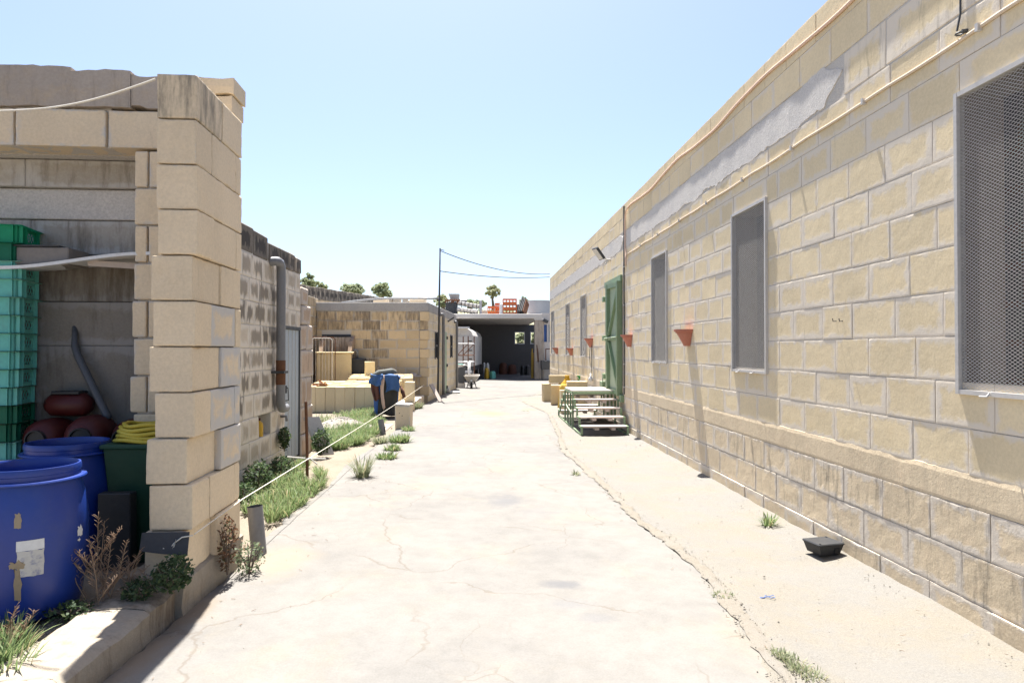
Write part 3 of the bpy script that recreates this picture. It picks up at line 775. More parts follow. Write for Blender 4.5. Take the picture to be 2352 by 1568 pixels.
# wire with a ring hanging from the parapet
p = atX(2212, 78, WX)
mb = MB(); mb.tube([(WX - .01, p.y, 4.45), (WX - .015, p.y, p.z + .12), (WX - .03, p.y + .01, p.z + .02)], .006, 6)
mb.tube([(WX - .02 - .02 * math.cos(t / 8 * 6.283), p.y + .025 * math.sin(t / 8 * 6.283), p.z) for t in range(9)], .006, 6)
mb.tube([(WX, p.y - .04, p.z), (WX - .03, p.y - .03, p.z)], .012, 8)
mb.build('hanging_wire', M['dark_metal'], label='short dark wire with a ring hanging high on the right-hand wall', cat='wire')
for q in (1922, 1937):
    p = atX(q, 737, WX); mb = MB(); mb.tube([(WX, p.y, p.z), (WX - .03, p.y, p.z - .003), (WX - .035, p.y, p.z + .02)], .004, 6)
    mb.build('wall_hook', M['dark_metal'], label='small dark hook in the wall, ' + ('farther' if q == 1922 else 'nearer') + ' of a pair', cat='hook', group='pair of wall hooks')

# ---- steel steps up to the door: treads both ways and a landing
sx0, sx1 = 1.90, 2.76; gz = g(2.3, 13.5)
st = thing('steel_steps', (2.3, 14.4, gz), 'green steel-framed steps with weathered boards up to the green door', 'steps')
yl0, yl1 = 13.76, 15.0; run = .30; rise = .145
zt = gz + rise * 5
def stair_bar(p, q, w_=.035): 
    mb = MB(); mb.bar(p, q, w_); mb.build('frame_bar', M['green'], st)
zs = [gz + rise * (i + 1) for i in range(4)]
for side, yb, dr in (('front', yl0, -1), ('back', yl1, 1)):
    for i, z in enumerate(zs):
        y0_ = yb + dr * run * (4 - i); y1_ = y0_ - dr * run
        ya, yb_ = min(y0_, y1_), max(y0_, y1_)
        mb = MB(); mb.cbox((sx0 + .01, ya + .01, z), (sx1 - .01, ya + .145, z + .03), .004, .002); mb.build('tread_board', M['wood'], st)
        mb = MB(); mb.cbox((sx0 + .01, ya + .155, z), (sx1 - .01, yb_ + .0, z + .028), .004, .002); mb.build('tread_board', M['wood'], st)
        mb = MB(); mb.cbox((sx0 + .25, ya + .03, z - .05), (sx0 + .33, yb_ - .03, z - .001), .004); mb.cbox((sx1 - .3, ya + .03, z - .05), (sx1 - .22, yb_ - .03, z - .001), .004); mb.build('cleat', M['wood'], st)
        for x in (sx0, sx1):
            stair_bar((x, y0_, gz + .03 if i == 0 else zs[i - 1]), (x, y0_, z + .03)); stair_bar((x, y0_ + dr * .0, z + .012), (x, y1_, z + .012))
    for x in (sx0, sx1): stair_bar((x, yb, gz + .017), (x, yb + dr * run * 4, gz + .017))
for x in (sx0, sx1):
    stair_bar((x, yl0, gz + .017), (x, yl1, gz + .017)); stair_bar((x, yl0, zt - .01), (x, yl1, zt - .01))
    for y in (yl0, yl0 + .36, yl0 + .78, yl1): stair_bar((x, y, gz + .03), (x, y, zt - .03))
for y in (yl0, yl1): stair_bar((sx0, y, zt - .01), (sx1, y, zt - .01), .05)
mb = MB(); mb.tube([(sx0 - .03, yl0 - .02, gz + .33), (sx0 - .03, yl0 + .5, gz + .37), (sx0 - .03, yl0 + .8, gz + .42)], .013, 8); mb.build('side_rail', M['green_pale'], st)
n = 6
for i in range(n):
    y = yl0 + .02 + (yl1 - yl0 - .04) * i / n
    mb = MB(); mb.cbox((sx0 - .01, y, zt + .016), (sx1 + .0, y + (yl1 - yl0) / n - .012, zt + .042), .004, .003); mb.build('landing_board', M['wood'], st)
mb = MB(); mb.cbox((WX - .09, 15.2, zt + .03), (WX - .005, 15.52, zt + .15), .006); mb.box((WX - .085, 15.2, zt + .15), (WX - .07, 15.23, zt + .24)); mb.build('meter_box', M['green'], label='small green metal box fixed low beside the green door', cat='box')
mb = MB()
for i in range(26):
    x = rng.uniform(sx0 + .1, sx1 - .2); y = rng.uniform(13.5, 14.8); a = rng.gauss(0, .25)
    mb.bar((x, y, gz + .02 + .01 * i / 3), (x + .55 * math.cos(a), y + .55 * math.sin(a), gz + .03 + .01 * i / 3), .018)
mb.build('stick_pile', M['bark'], label='pile of thin brown sticks under the green steps', cat='sticks', kind='stuff')
# ---- black bait box and bits on the apron
p = G(1903, 1278)
bx = thing('bait_box', (p.x, p.y, p.z), 'flat black plastic bait box on the ground by the right-hand wall', 'box')
m = rotm(0, 0, 12, (p.x, p.y + .08, p.z + .012)) @ Matrix.Scale(.86, 4)
mb = MB(); mb._add([(-.10,-.09,0),(.10,-.09,0),(.10,.09,0),(-.10,.09,0),(-.125,-.11,.085),(.125,-.11,.085),(.125,.11,.085),(-.125,.11,.085)], [(3,2,1,0),(0,1,5,4),(1,2,6,5),(2,3,7,6),(3,0,4,7)], None, None, m); mb.build('base', M['black'], bx)
mb = MB(); mb.cbox((-.135, -.12, .085), (.135, .12, .105), .008, m=m); mb.build('lid', M['black'], bx)
mb = MB(); mb.box((.035, -.112, .015), (.085, -.098, .06), m); mb.build('entry_hole', M['rubber'], bx)
for (x, y) in ((-.11, -.095), (.11, .095)):
    mb = MB(); mb.lathe([(0, .110), (.01, .110), (.01, .104)], (x, y, 0), 10, m); mb.build('lock', M['rubber'], bx)
p = G(1757, 1373)
mb = MB(); mb.tube([(p.x - .07 + .14 * t / 12, p.y + .02 * math.sin(t * 1.1), p.z + .008 + .004 * math.sin(t * 2)) for t in range(13)], .0022, 5); mb.tube([(p.x - .05, p.y - .02, p.z + .006), (p.x + .03, p.y, p.z + .012), (p.x + .07, p.y + .03, p.z + .008)], .0022, 5)
mb.build('string', M['blue_bin'], label='scrap of light blue string lying on the pavement', cat='string')
# ---- cut stones, yellow net and green can beyond the steps
def loose(name, lo, hi, rz, label, mat='fresh', group='loose cut stones beyond the steps', cat='stone block', ch=.008):
    c = ((lo[0] + hi[0]) / 2, (lo[1] + hi[1]) / 2, lo[2]); m = rotm(0, 0, rz, c)
    mb = MB(); mb.cbox((lo[0] - c[0], lo[1] - c[1], 0), (hi[0] - c[0], hi[1] - c[1], hi[2] - lo[2]), ch, .004, (rng.random(), 0, 0), m)
    return mb.build(name, M[mat], label=label, cat=cat, group=group)
p = G(1256, 922); z = p.z
loose('stone_block', (p.x - .12, p.y, z), (p.x + .12, p.y + .3, z + .55), 4, 'upright cream stone block at the lane end of the row beyond the steps')
p2 = G(1276, 929)
loose('stone_block', (p2.x - .12, p2.y, p2.z), (p2.x + .22, p2.y + .25, p2.z + .56), -8, 'wide upright cream stone block beside the yellow net beyond the steps')
loose('stone_block', (p.x + .08, p.y + .02, z + .57), (p.x + .62, p.y + .26, z + .80), -6, 'cream stone block lying on top of the upright ones beyond the steps')
loose('stone_block', (p2.x + .26, p.y + .03, z), (p2.x + .5, p.y + .27, z + .56), 5, 'cream stone block behind the yellow net carrying one end of the lying block')
p3 = G(1303, 955)
loose('stone_block', (p3.x - .08, p3.y + .6, p3.z), (p3.x + .14, p3.y + .9, p3.z + .58), 2, 'upright cream stone block just behind the railing of the green steps')
loose('stone_block', (p3.x + .2, p3.y + 1.5, p3.z), (p3.x + .75, p3.y + 1.8, p3.z + .76), -4, 'tall cream stone block against the wall behind the landing')
# yellow net sack
p = G(1295, 938)
mb = MB()
def sack(u, v):
    t = u * 2 * math.pi; r = (.17 - .06 * v) * (1 + .10 * math.sin(7 * t) + .05 * math.sin(13 * t + 3 * v)) * (1 if v < .93 else .5)
    return (p.x + .05 + r * math.cos(t), p.y + .25 + r * math.sin(t), p.z + v * .66)
mb.grid(42, 12, sack); mb.build('net_sack', M['yellow_net'], smooth=True, label='tall yellow net sack slumped between the cut stones', cat='sack')
mb = MB(); q = Vector((p.x + .22, p.y + 1.0, p.z))
mb.lathe([(0, 0), (.17, 0), (.19, .3), (.18, .62), (.1, .70), (.06, .82), (.07, .83), (.07, .86), (0, .86)], q, 16); mb.build('yellow_can', M['yellow'], smooth=True, label='yellow plastic canister behind the yellow net sack', cat='canister')
gb = thing('green_bucket', (q.x + .45, q.y - .2, p.z), 'green plastic bucket standing behind the cut stones', 'bucket')
c = Vector((q.x + .45, q.y - .2, p.z))
mb = MB(); mb.lathe([(0, .02), (.14, .02), (.185, .82), (.20, .82), (.20, .86), (.18, .86), (.14, .05), (0, .05)], c, 18); mb.build('pail', M['green_bucket'], gb, smooth=True, auto=40)
mb = MB(); mb.tube([(c.x + .20 * math.cos(t * .3142), c.y - .19, c.z + .84 - .14 * math.sin(t * .3142)) for t in range(11)], .008, 6); mb.build('handle', M['white'], gb)
# ================================================================== raised bed, kerb and the open shed on the left
def soilz(x, y): return .205 + .02 * mnoise.noise(Vector((x * 1.3, y * 1.3, 6))) + .010 * mnoise.noise(Vector((x * 6, y * 6, 6))) + .012 * clamp(y - 3, 0, 2)
mb = MB(); mb.grid(70, 80, lambda u, v: (-8 + 6.06 * u, -1 + 6.75 * v, soilz(-8 + 6.06 * u, -1 + 6.75 * v)))
mb.build('soil_bed', M['soil'], kind='structure', smooth=True)
kerb = thing('kerb', (-1.83, 2, .1), None, None); kerb['kind'] = 'structure'
ke = [-1.0, .2, 1.35, 2.25, 2.86, 3.62, 4.10]
def rough_stone(mb, x0, x1, y0, y1, z0, z1, am, at):
    nx, ny, nz = 5, max(4, int((y1 - y0) / .07)), 5
    def disp(p):
        q = Vector(p); d = Vector((mnoise.noise(q * 9), mnoise.noise(q * 9 + Vector((7, 0, 0))), mnoise.noise(q * 9 + Vector((0, 7, 0))))) * am + Vector((mnoise.noise(q * 30), mnoise.noise(q * 30 + Vector((3, 1, 0))), mnoise.noise(q * 30 + Vector((0, 3, 5))))) * am * .4
        return q + d
    ed = .025
    def face(fn, a, b): mb.grid(a, b, fn, attr=at)
    face(lambda u, v: disp((x0 + (x1 - x0) * u, y0 + (y1 - y0) * v, z1 - ed * (clamp((u - .85) / .15)) ** 2)), 10, ny)
    face(lambda u, v: disp((x1, y0 + (y1 - y0) * u, z0 + (z1 - ed - z0) * v)), ny, nz)
    face(lambda u, v: disp((x0 + (x1 - x0) * u, y0, z0 + (z1 - z0 - ed * clamp((u - .85) / .15) ** 2) * v)), 8, nz)
    face(lambda u, v: disp((x1 - (x1 - x0) * u, y1, z0 + (z1 - z0 - ed * clamp((.15 - u) / .15) ** 2) * v)), 8, nz)
for a, b in zip(ke, ke[1:]):
    mb = MB(); rough_stone(mb, -2.02, -1.69 + rng.uniform(-.012, .012), a + .004, b - .004, .02, .250 + rng.uniform(-.01, .012), .012, (rng.random(), rng.uniform(.3, .9), rng.uniform(.25, .6)))
    mb.build('kerb_stone', M['kerb'], kerb, smooth=True, auto=50)
mb = MB(); rough_stone(mb, -2.0, -1.655, 3.93, 4.9, .02, .31, .018, (.5, .5, .3)); mb.build('footing', M['kerb'], kerb, smooth=True, auto=50)

SX = Matrix.Translation((-1.637, 4.02, 0)) @ Matrix.Rotation(R(1.8), 4, 'Z') @ Matrix.Translation((1.637, -4.02, 0))
def SB(): return MB(SX)
shed = thing('stone_shed', (-2.6, 4.9, .2), 'open-fronted limestone shed with a tall block wing wall on the left', 'shed')
# wing wall: front edges measured course by course (left, right edge in view pixels)
edges = [(342,432),(350,445),(342,432),(358,449),(345,440),(355,448),(350,440),(365,455),(358,450),(360,448),(358,448)]
zc = [.29 + .2637 * i for i in range(12)]
PX = lambda q: -1.637 + (q - 448) * .002513
for i, (l, r_) in enumerate(edges):
    z0, z1 = zc[i], zc[i + 1]; x0, x1 = PX(l), PX(r_); yn = 4.02 + rng.uniform(-.012, .012)
    cuts = [yn, 4.29, 4.75, 4.87] if i % 2 else [yn, 4.47, 4.87]
    if i == 0: cuts = [yn, 4.40, 4.87]
    for j, (a, b) in enumerate(zip(cuts, cuts[1:])):
        dk = .08 + (.45 if i == 10 and j == 0 else .12 if i in (6, 10) else 0)
        daub = 1.15 if i in (3, 4) and j else 1.08 if i in (2, 5) and j == 1 else 0
        xb_ = x1 * .85 - 1.639 * .15 if j == 0 else -1.639
        mb = SB(); mb.rough((x0 + rng.uniform(-.004, .004), a + .003, z0 + .004), (xb_ + rng.uniform(-.004, .004), b - .003, z1 - .004), (rng.uniform(.3, .8), daub, dk), None, .03, .007, .002, .03, rng.random() * 9)
        mb.build('stone_block', M['pale'], shed)
mb = SB(); mb.box((-1.85, 4.06, .3), (-1.68, 4.84, 3.15)); mb.build('mortar_bed', M['mortar'], shed)
# grey cement daubs on the wing wall
# back wall: upper course on the opening, jamb blocks, lintel stones
YB = 4.90
for a, b in ((-6.5, -5.7), (-5.7, -5.05), (-5.05, -4.4), (-4.4, -3.80), (-3.80, -3.175), (-3.175, -2.563), (-2.563, -1.92)):
    mb = SB(); mb.rough((a + .008, YB + rng.uniform(-.006, .006), 3.0), (b - .008, YB + .23, 3.258), (.45, .25, .12), None, .04, .009, .002, .03, rng.random() * 9); mb.build('stone_block', M['pale'], shed)
for i in range(11):
    z1 = 2.985 - .2625 * i; z0 = z1 - .2625
    cs = [-2.385 + rng.uniform(-.012, .012), -1.92] if i % 2 else [-2.385 + rng.uniform(-.02, .02), -2.285, -1.92]
    if z1 < .3: break
    for a, b in zip(cs, cs[1:]):
        mb = SB(); mb.rough((a + .006, YB + rng.uniform(-.004, .004), z0 + .006), (b - .006, YB + .395, z1 - .006), (.5, .2, .15), None, .04, .009, .002, .03, rng.random() * 9); mb.build('stone_block', M['pale'], shed)
mb = SB(); mb.box((-2.36, YB + .03, .15), (-1.9, YB + .21, 2.98)); mb.box((-6.5, YB + .03, 3.0), (-2.55, YB + .2, 3.30)); mb.build('mortar_bed', M['mortar'], shed)
def ragged_beam(x0, x1, z0, z1, y0, y1, am, at):
    mb = SB(); n = max(6, int((x1 - x0) / .05)); vs = []
    for i in range(n + 1):
        x = x0 + (x1 - x0) * i / n
        t = am * (mnoise.noise(Vector((x * 5, 1, z1))) + .7 * mnoise.noise(Vector((x * 17, 1, z1)))); b_ = am * (mnoise.noise(Vector((x * 6, 4, z0))) + .7 * mnoise.noise(Vector((x * 19, 4, z0))))
        vs += [(x, y0, z0 + b_), (x, y0 - .004, (z0 + z1) / 2), (x, y0, z1 + t), (x, y1, z1 + t), (x, y1, z0 + b_)]
    fs = [(i*5+j, (i+1)*5+j, (i+1)*5+(j+1) % 5, i*5+(j+1) % 5) for i in range(n) for j in range(5)] + [(4,3,2,1,0), tuple(n*5+j for j in range(5))]
    mb._add(vs, fs, None, at); return mb
ragged_beam(-6.5, -2.80, 3.275, 3.555, YB - .01, YB + .25, .014, (.45, .5, .25)).build('lintel', M['beam'], shed)
ragged_beam(-2.795, -2.40, 3.272, 3.525, YB - .02, YB + .25, .014, (.5, .5, .3)).build('lintel', M['beam'], shed)
ragged_beam(-2.398, -1.9, 3.29, 3.505, YB - .01, YB + .25, .02, (.6, .5, .2)).build('lintel', M['beam'], shed)
ragged_beam(-1.93, -1.70, 3.385, 3.50, YB - .02, YB + .25, .014, (.7, .1, .1)).build('capping_stone', M['pale'], shed)
ragged_beam(-1.93, -1.715, 3.265, 3.377, YB - .01, YB + .25, .012, (.6, .1, .2)).build('capping_stone', M['pale'], shed)
mb = SB(); mb.box((-6.5, YB + .24, 3.0), (-2.06, 5.78, 3.12)); mb.build('roof', M['render'], shed)
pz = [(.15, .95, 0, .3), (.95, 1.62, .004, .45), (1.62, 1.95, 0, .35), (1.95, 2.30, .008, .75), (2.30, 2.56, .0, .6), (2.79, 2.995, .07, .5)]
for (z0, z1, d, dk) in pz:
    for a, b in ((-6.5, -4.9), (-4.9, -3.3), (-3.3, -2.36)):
        mb = SB(); mb.cbox((a + .001, 5.30 - d, z0 + .002), (b - .001, 5.75, z1 - .002), .006, .002, (rng.random(), .5, dk * rng.uniform(.6, 1))); mb.build('wall_panel', M['panel' if z0 > 2.2 else 'panel_shaded'], shed)
mb = SB(); mb.cbox((-6.5, 5.28, 2.562), (-2.36, 5.75, 2.788), .006); mb.build('whitewashed_panel', M['render'], shed)
for lo, hi in (((-6.5, 5.2, .15), (-6.3, 5.49, 3.0)), ((-2.2, YB + .40, .15), (-2.06, 5.49, 3.0))):
    mb = SB(); mb.box(lo, hi); mb.build('end_wall', M['mortar'], shed)
mb = SB(); mb.box((-6.5, 5.40, .15), (-2.37, 5.74, 2.99)); mb.build('wall_core', M['mortar'], shed)
# sagging board shelf and its box
shx = lambda u: -4.3 + 2.03 * u
mb = SB(); mb.sheet(24, 2, lambda u, v: (shx(u), 4.90 + .36 * v, 2.255 - .10 * math.sin(clamp(u, 0, 1) * math.pi) ** 2 * (1 - .25 * v) + .02 * u), .022)
mb.build('sagging_shelf', M['white'], smooth=True, auto=40, label='sagging pale board shelf across the back of the shed', cat='shelf')
mb = SB(); mb.bar((-2.72, 4.98, 2.20), (-2.36, 5.04, 2.185), .03, .04); mb.build('shelf_batten', M['wood'], label='short wooden batten under the right end of the sagging shelf', cat='batten')
bxr = thing('wooden_box', tuple(SX @ Vector((-3.0, 5.1, 2.18))), 'flat grey wooden box lying on the sagging shelf', 'box')
mb = SB(); mb.cbox((-3.55, 4.95, 2.182), (-2.84, 5.22, 2.305), .006); mb.build('box_body', M['box_card'], bxr)
mb = SB(); mb.cbox((-3.56, 4.94, 2.306), (-2.90, 5.23, 2.322), .004, .004); mb.build('box_lid', M['dark_metal'], bxr)
# bent grey pipe out of the back wall
q = [atY(171, 750, 5.27), atY(172, 768, 5.23), atY(172, 795, 5.21), atY(178, 815, 5.19), atY(245, 952, 5.14), atY(250, 962, 5.14)]
mb = MB(); mb.tube([q[0] + Vector((0, .05, 0))] + q, [.016, .016, .02, .026, .028, .028, .028], 10); mb.build('bent_pipe', M['dark_pipe'], smooth=True, label='bent dark grey pipe leaning against the back wall of the shed', cat='pipe')
# stone bench under the gas cylinders
mb = SB(); mb.cbox((-3.9, 4.88, .2), (-2.40, 5.28, .83), .01, .004); mb.build('stone_bench', M['mortar'], label='low stone bench at the foot of the back wall of the shed', cat='bench')
def cylinder(at, r, L, label, ring, tilt=0):
    root = thing('gas_cylinder', at, label, 'gas cylinder', 'red gas cylinders on the bench')
    m = Matrix.Translation(at) @ Matrix.Rotation(R(tilt), 4, 'Z') @ Matrix.Rotation(R(90), 4, 'X')      # axis towards the camera
    prof = [(0, -L/2), (r * .55, -L/2 + .01), (r * .9, -L/2 + .05), (r, -L/2 + .11), (r, L/2 - .11), (r * .9, L/2 - .05), (r * .6, L/2 - .012), (0, L/2)]
    mb = MB(); mb.lathe(prof, n=24, m=m); mb.build('vessel', M['red_gas'], root, smooth=True)
    mb = MB(); mb.lathe([(r * .5, L/2 - .03), (r * .5, L/2 + .02), (r * .44, L/2 + .02), (r * .44, L/2 - .03)], n=20, m=m); mb.disc((0, 0, L/2 + .004), r * .42, 16, m); mb.build('foot_ring' if ring else 'collar', M['black'], root, smooth=True, auto=40)
p = atY(302, 968, 4.95); cylinder((p.x, 5.07, .965), .135, .36, 'red gas cylinder lying at the right with its dark foot ring facing out', True, -12)
p = atY(190, 955, 4.95); cylinder((p.x, 5.07, .975), .145, .36, 'red gas cylinder lying in the middle behind the shaded blue barrel', False, 6)
p = atY(95, 965, 4.95); cylinder((p.x, 5.07, .965), .135, .36, 'red gas cylinder at the left, half hidden by the green crates', False, 0)
p = atY(150, 915, 5.1)
root = thing('gas_cylinder', (p.x, 5.15, 1.15), 'small red gas cylinder lying on top of the others, black cap showing', 'gas cylinder', 'red gas cylinders on the bench')
mb = MB(); m = Matrix.Translation((p.x, 5.15, 1.19)) @ Matrix.Rotation(R(90), 4, 'Y'); mb.lathe([(0, -.16), (.05, -.155), (.085, -.11), (.085, .11), (.05, .155), (0, .16)], n=18, m=m); mb.build('vessel', M['red_gas'], root, smooth=True)
mb = MB(); mb.cbox((p.x - .10, 5.09, 1.265), (p.x + .10, 5.21, 1.29), .006); mb.build('cap', M['black'], root)
# ---- blue barrels
BR = [(0, .0), (.20, .0), (.232, .02), (.245, .08), (.262, .2), (.276, .38), (.274, .5), (.258, .62), (.238, .69), (.236, .70)]
def bodyr(z):
    for (r0, z0), (r1, z1) in zip(BR[2:], BR[3:]):
        if z0 <= z <= z1: return r0 + (r1 - r0) * (z - z0) / (z1 - z0)
    return .24
def barrel(at, label):
    root = thing('blue_barrel', at, label, 'barrel', 'open blue plastic barrels')
    mb = MB(); mb.lathe(BR, at, 40); body = mb.build('barrel_body', M['blue'], root, smooth=True, auto=50)
    mb = MB(); mb.lathe([(.236, .698), (.262, .700), (.266, .706), (.262, .713), (.238, .716)], at, 40); mb.build('flange', M['blue'], root, smooth=True, auto=40)
    mb = MB(); mb.lathe([(.236, .714), (.236, .738), (.240, .742), (.240, .762), (.236, .775), (.228, .775), (.222, .765), (.226, .70), (.25, .6), (.265, .4), (.235, .06), (0, .05)], at, 40); mb.build('neck', M['blue'], root, smooth=True, auto=40)
    return root, body
def patch(at, a0, a1, z0, z1, off=.002, n=8, nz=6, ragged=0):
    mb = MB()
    def fn(u, v):
        a = R(a0 + (a1 - a0) * u); z = z0 + (z1 - z0) * v
        if ragged: a += ragged * mnoise.noise(Vector((u * 3, v * 3, 1))) * (1 if u in (0, 1) else 0); z += ragged * .3 * mnoise.noise(Vector((u * 4, v * 2, 5))) * (1 if v in (0, 1) else 0)
        r = bodyr(z) + off
        return (at[0] + r * math.cos(a), at[1] + r * math.sin(a), at[2] + z)
    mb.grid(n, nz, fn); return mb
bp = atY(66, 1062, 3.74); B1 = (bp.x, 3.74, soilz(bp.x, 3.74) - .004)
root, body = barrel(B1, 'sunlit blue plastic barrel with a torn white label at the left edge')
fa = math.degrees(math.atan2(-B1[1], -B1[0]))       # angle towards the camera
patch(B1, fa - 10, fa + 14, .385, .435).build('label_strip', M['white_label'], root, smooth=True)
patch(B1, fa - 9.5, fa + 14, .255, .384, ragged=.02).build('torn_label', M['label_paper'], root, smooth=True)
patch(B1, fa - 12, fa - 6, .50, .57, ragged=.03).build('tape_scrap', M['tape'], root, smooth=True)
patch(B1, fa - 16, fa - 3, .30, .335, .003, ragged=.06).build('tape_scrap', M['tape'], root, smooth=True)
patch(B1, fa - 12, fa - 6, .14, .30, .0025, ragged=.06).build('tape_scrap', M['tape'], root, smooth=True)
patch(B1, fa + 50, fa + 58, .40, .45, ragged=.05).build('label_scrap', M['white_label'], root, smooth=True)
patch(B1, fa + 50, fa + 54, .375, .385, ragged=.05).build('label_scrap', M['white_label'], root, smooth=True)
bp = atY(157, 994, 4.55); B2 = (bp.x, 4.55, soilz(bp.x, 4.55) - .004); barrel(B2, 'shaded blue plastic barrel standing behind the sunlit one')
# dark green bin with yellow hose on top
bn = thing('green_bin', (-2.24, 4.6, soilz(-2.24, 4.6)), 'dark green plastic bin in the shade beside the wing wall', 'bin')
z0 = soilz(-2.24, 4.6) - .005
mb = MB(); mb._add([(-2.33,4.52,z0),(-1.99,4.52,z0),(-1.99,4.84,z0),(-2.33,4.84,z0),(-2.39,4.48,.965),(-1.95,4.48,.965),(-1.95,4.86,.965),(-2.39,4.86,.965)], [(3,2,1,0),(0,1,5,4),(1,2,6,5),(2,3,7,6),(3,0,4,7)]); mb.build('bin_body', M['bin_green'], bn)
mb = MB(); mb.cbox((-2.41, 4.46, .955), (-1.94, 4.875, .985), .008); mb.build('bin_rim', M['bin_green'], bn)
mb = MB(); mb.cbox((-2.36, 4.36, z0 - .003), (-2.16, 4.44, .70), .006, .003); mb.build('dark_crate', M['black'], label='narrow black crate standing in front of the dark green bin', cat='crate')
mb = MB()
for k in range(5):
    rx, ry = .22 - .012 * k, .17 - .01 * k; cx, cy = -2.17 + rng.uniform(-.012, .012), 4.66 + rng.uniform(-.01, .01)
    mb.tube([(cx + rx * math.cos(t * 6.283 / 30) * (1 + .05 * math.sin(3 * t + k)), cy + ry * math.sin(t * 6.283 / 30), 1.0 + .024 * k + .008 * math.sin(t * .7 + k)) for t in range(31)], .013, 8)
mb.build('yellow_hose', M['yellow_hose'], smooth=True, label='coil of yellow hose lying on the dark green bin', cat='hose')
# ---- stack of green crates
cx, cy = -3.58, 5.03
cols = {0: 'crate_bright', 1: 'crate_dark', 2: 'crate', 10: 'crate_dark', 11: 'crate_dark'}
NC = 18; ph = .1255; zb = .20
ords = ['topmost', 'second', 'third', 'fourth', 'fifth', 'sixth', 'seventh', 'eighth', 'ninth', 'tenth', 'eleventh', 'twelfth', 'thirteenth', 'fourteenth', 'fifteenth', 'sixteenth', 'seventeenth', 'bottom']
tone = {'crate_bright': 'bright green', 'crate_dark': 'dark green', 'crate': 'turquoise'}
for k in range(NC):
    z = zb + ph * (NC - 1 - k); mk = cols.get(k, 'crate')
    dx = .055 * (1 - k / NC) + rng.uniform(-.004, .004)
    m = rotm(0, 0, rng.uniform(-.8, .8) + 11, (cx + dx, cy, z))
    nm = ords[k] + (' crate' if k == 0 or k == NC - 1 else ' crate from the top') + f' of the stack in the shed, {tone[mk]} plastic'
    root = thing('plastic_crate', (cx + dx, cy, z), nm, 'crate', 'stack of green plastic crates in the shed')
    w_, d_, h_ = .29, .19, ph - .004; t_ = .008
    side = MB()
    # four walls with openings: built from strips and ribs
    for (ax, sgn, ext, other) in (('x', 1, d_, w_), ('x', -1, d_, w_), ('y', 1, w_, d_), ('y', -1, w_, d_)):
        def bx(a, b, za, zb_, o0, o1):
            if ax == 'x': lo = (min(sgn*o0, sgn*o1), a, za); hi = (max(sgn*o0, sgn*o1), b, zb_)
            else: lo = (a, min(sgn*o0, sgn*o1), za); hi = (b, max(sgn*o0, sgn*o1), zb_)
            side.box(lo, hi, m, (.5, .5, .5))
        bx(-ext, ext, 0, .03, other - t_, other); bx(-ext, ext, h_ - .028, h_ - .003, other - t_, other)
        ho = .085 if ax == 'x' else .10
        bx(-ext, -ho, .03, h_ - .028, other - t_, other); bx(ho, ext, .03, h_ - .028, other - t_, other)
        for r_ in (-.92, -.55, .55, .92): bx(r_ * ext - .003, r_ * ext + .003, .002, h_ - .003, other, other + .026)
        for q_ in range(5):      # lattice in the opening
            a = -ho + 2 * ho * q_ / 4
            if ax == 'x': side.bar((sgn * (other - .004), a - ho / 4, .03), (sgn * (other - .004), a + ho / 4, h_ - .028), .004, m=m); side.bar((sgn * (other - .004), a + ho / 4, .03), (sgn * (other - .004), a - ho / 4, h_ - .028), .004, m=m)
    side.box((-w_ + .01, -d_ + .01, .0), (w_ - .01, d_ - .01, .006), m, (.5, .5, .5))
    side.build('crate_wall', M[mk], root)
    rim = MB(); rim._add([(-w_,-d_,h_-.003),(w_,-d_,h_-.003),(w_,d_,h_-.003),(-w_,d_,h_-.003),(-w_-.036,-d_-.036,h_),(w_+.036,-d_-.036,h_),(w_+.036,d_+.036,h_),(-w_-.036,d_+.036,h_)], [(0,1,5,4),(1,2,6,5),(2,3,7,6),(3,0,4,7)], None, (.5,.5,.5), m)
    for sx in (-1, 1): rim._add([(sx*(w_+.02), d_+.03, h_), (sx*(w_+.02), d_+.03, h_-.05), (sx*(w_+.055), d_+.03, h_), (sx*(w_-.01), d_+.03, h_)], [(0,1,2),(0,3,1)], None, (.5,.5,.5), m)
    rim.build('crate_rim', M['crate_rim' if mk == 'crate' else mk], root)
# ---- membrane, cords
mb = SB(); mb.sheet(14, 6, lambda u, v: (-1.905 + .26 * u, 3.985 - .03 * v - .012 * math.sin(u * 3) * v, .555 - .105 * v - .03 * v * (u - .3)), .006); mb.build('membrane_sheet', M['membrane'], smooth=True, auto=40, label='black membrane sheet hanging on the foot of the wing wall', cat='sheet')
mb = SB(); mb.tube([(-1.625, 3.98, .535), (-1.68, 3.965, .53), (-1.72, 3.958, .50), (-1.75, 3.955, .455), (-1.78, 3.95, .45), (-1.775, 3.95, .475), (-1.74, 3.955, .455), (-1.735, 3.95, .44), (-1.71, 3.955, .52), (-1.725, 3.955, .46), (-1.745, 3.945, .41)], .004, 6); mb.build('knotted_string', M['rope'], smooth=True, label='knotted white cord hanging over the black membrane', cat='string')
a = atY(0, 255, 4.45); b = atY(357, 182, 4.06)
mb = MB(); mb.tube([a + (b - a) * (t / 16) + Vector((-.7, 0, -.12)) * (0) + Vector((0, 0, -.05 * math.sin(math.pi * t / 16))) for t in range(17)] , .0065, 6); 
a2 = a + (a - b) * 1.2 + Vector((0, 0, -.03)); mb.tube([a2, (a + a2) / 2 + Vector((0, 0, -.012)), a], .0065, 6)
mb.build('clothes_line', M['rope'], label='pale rope running from the top of the wing wall out to the left', cat='rope')
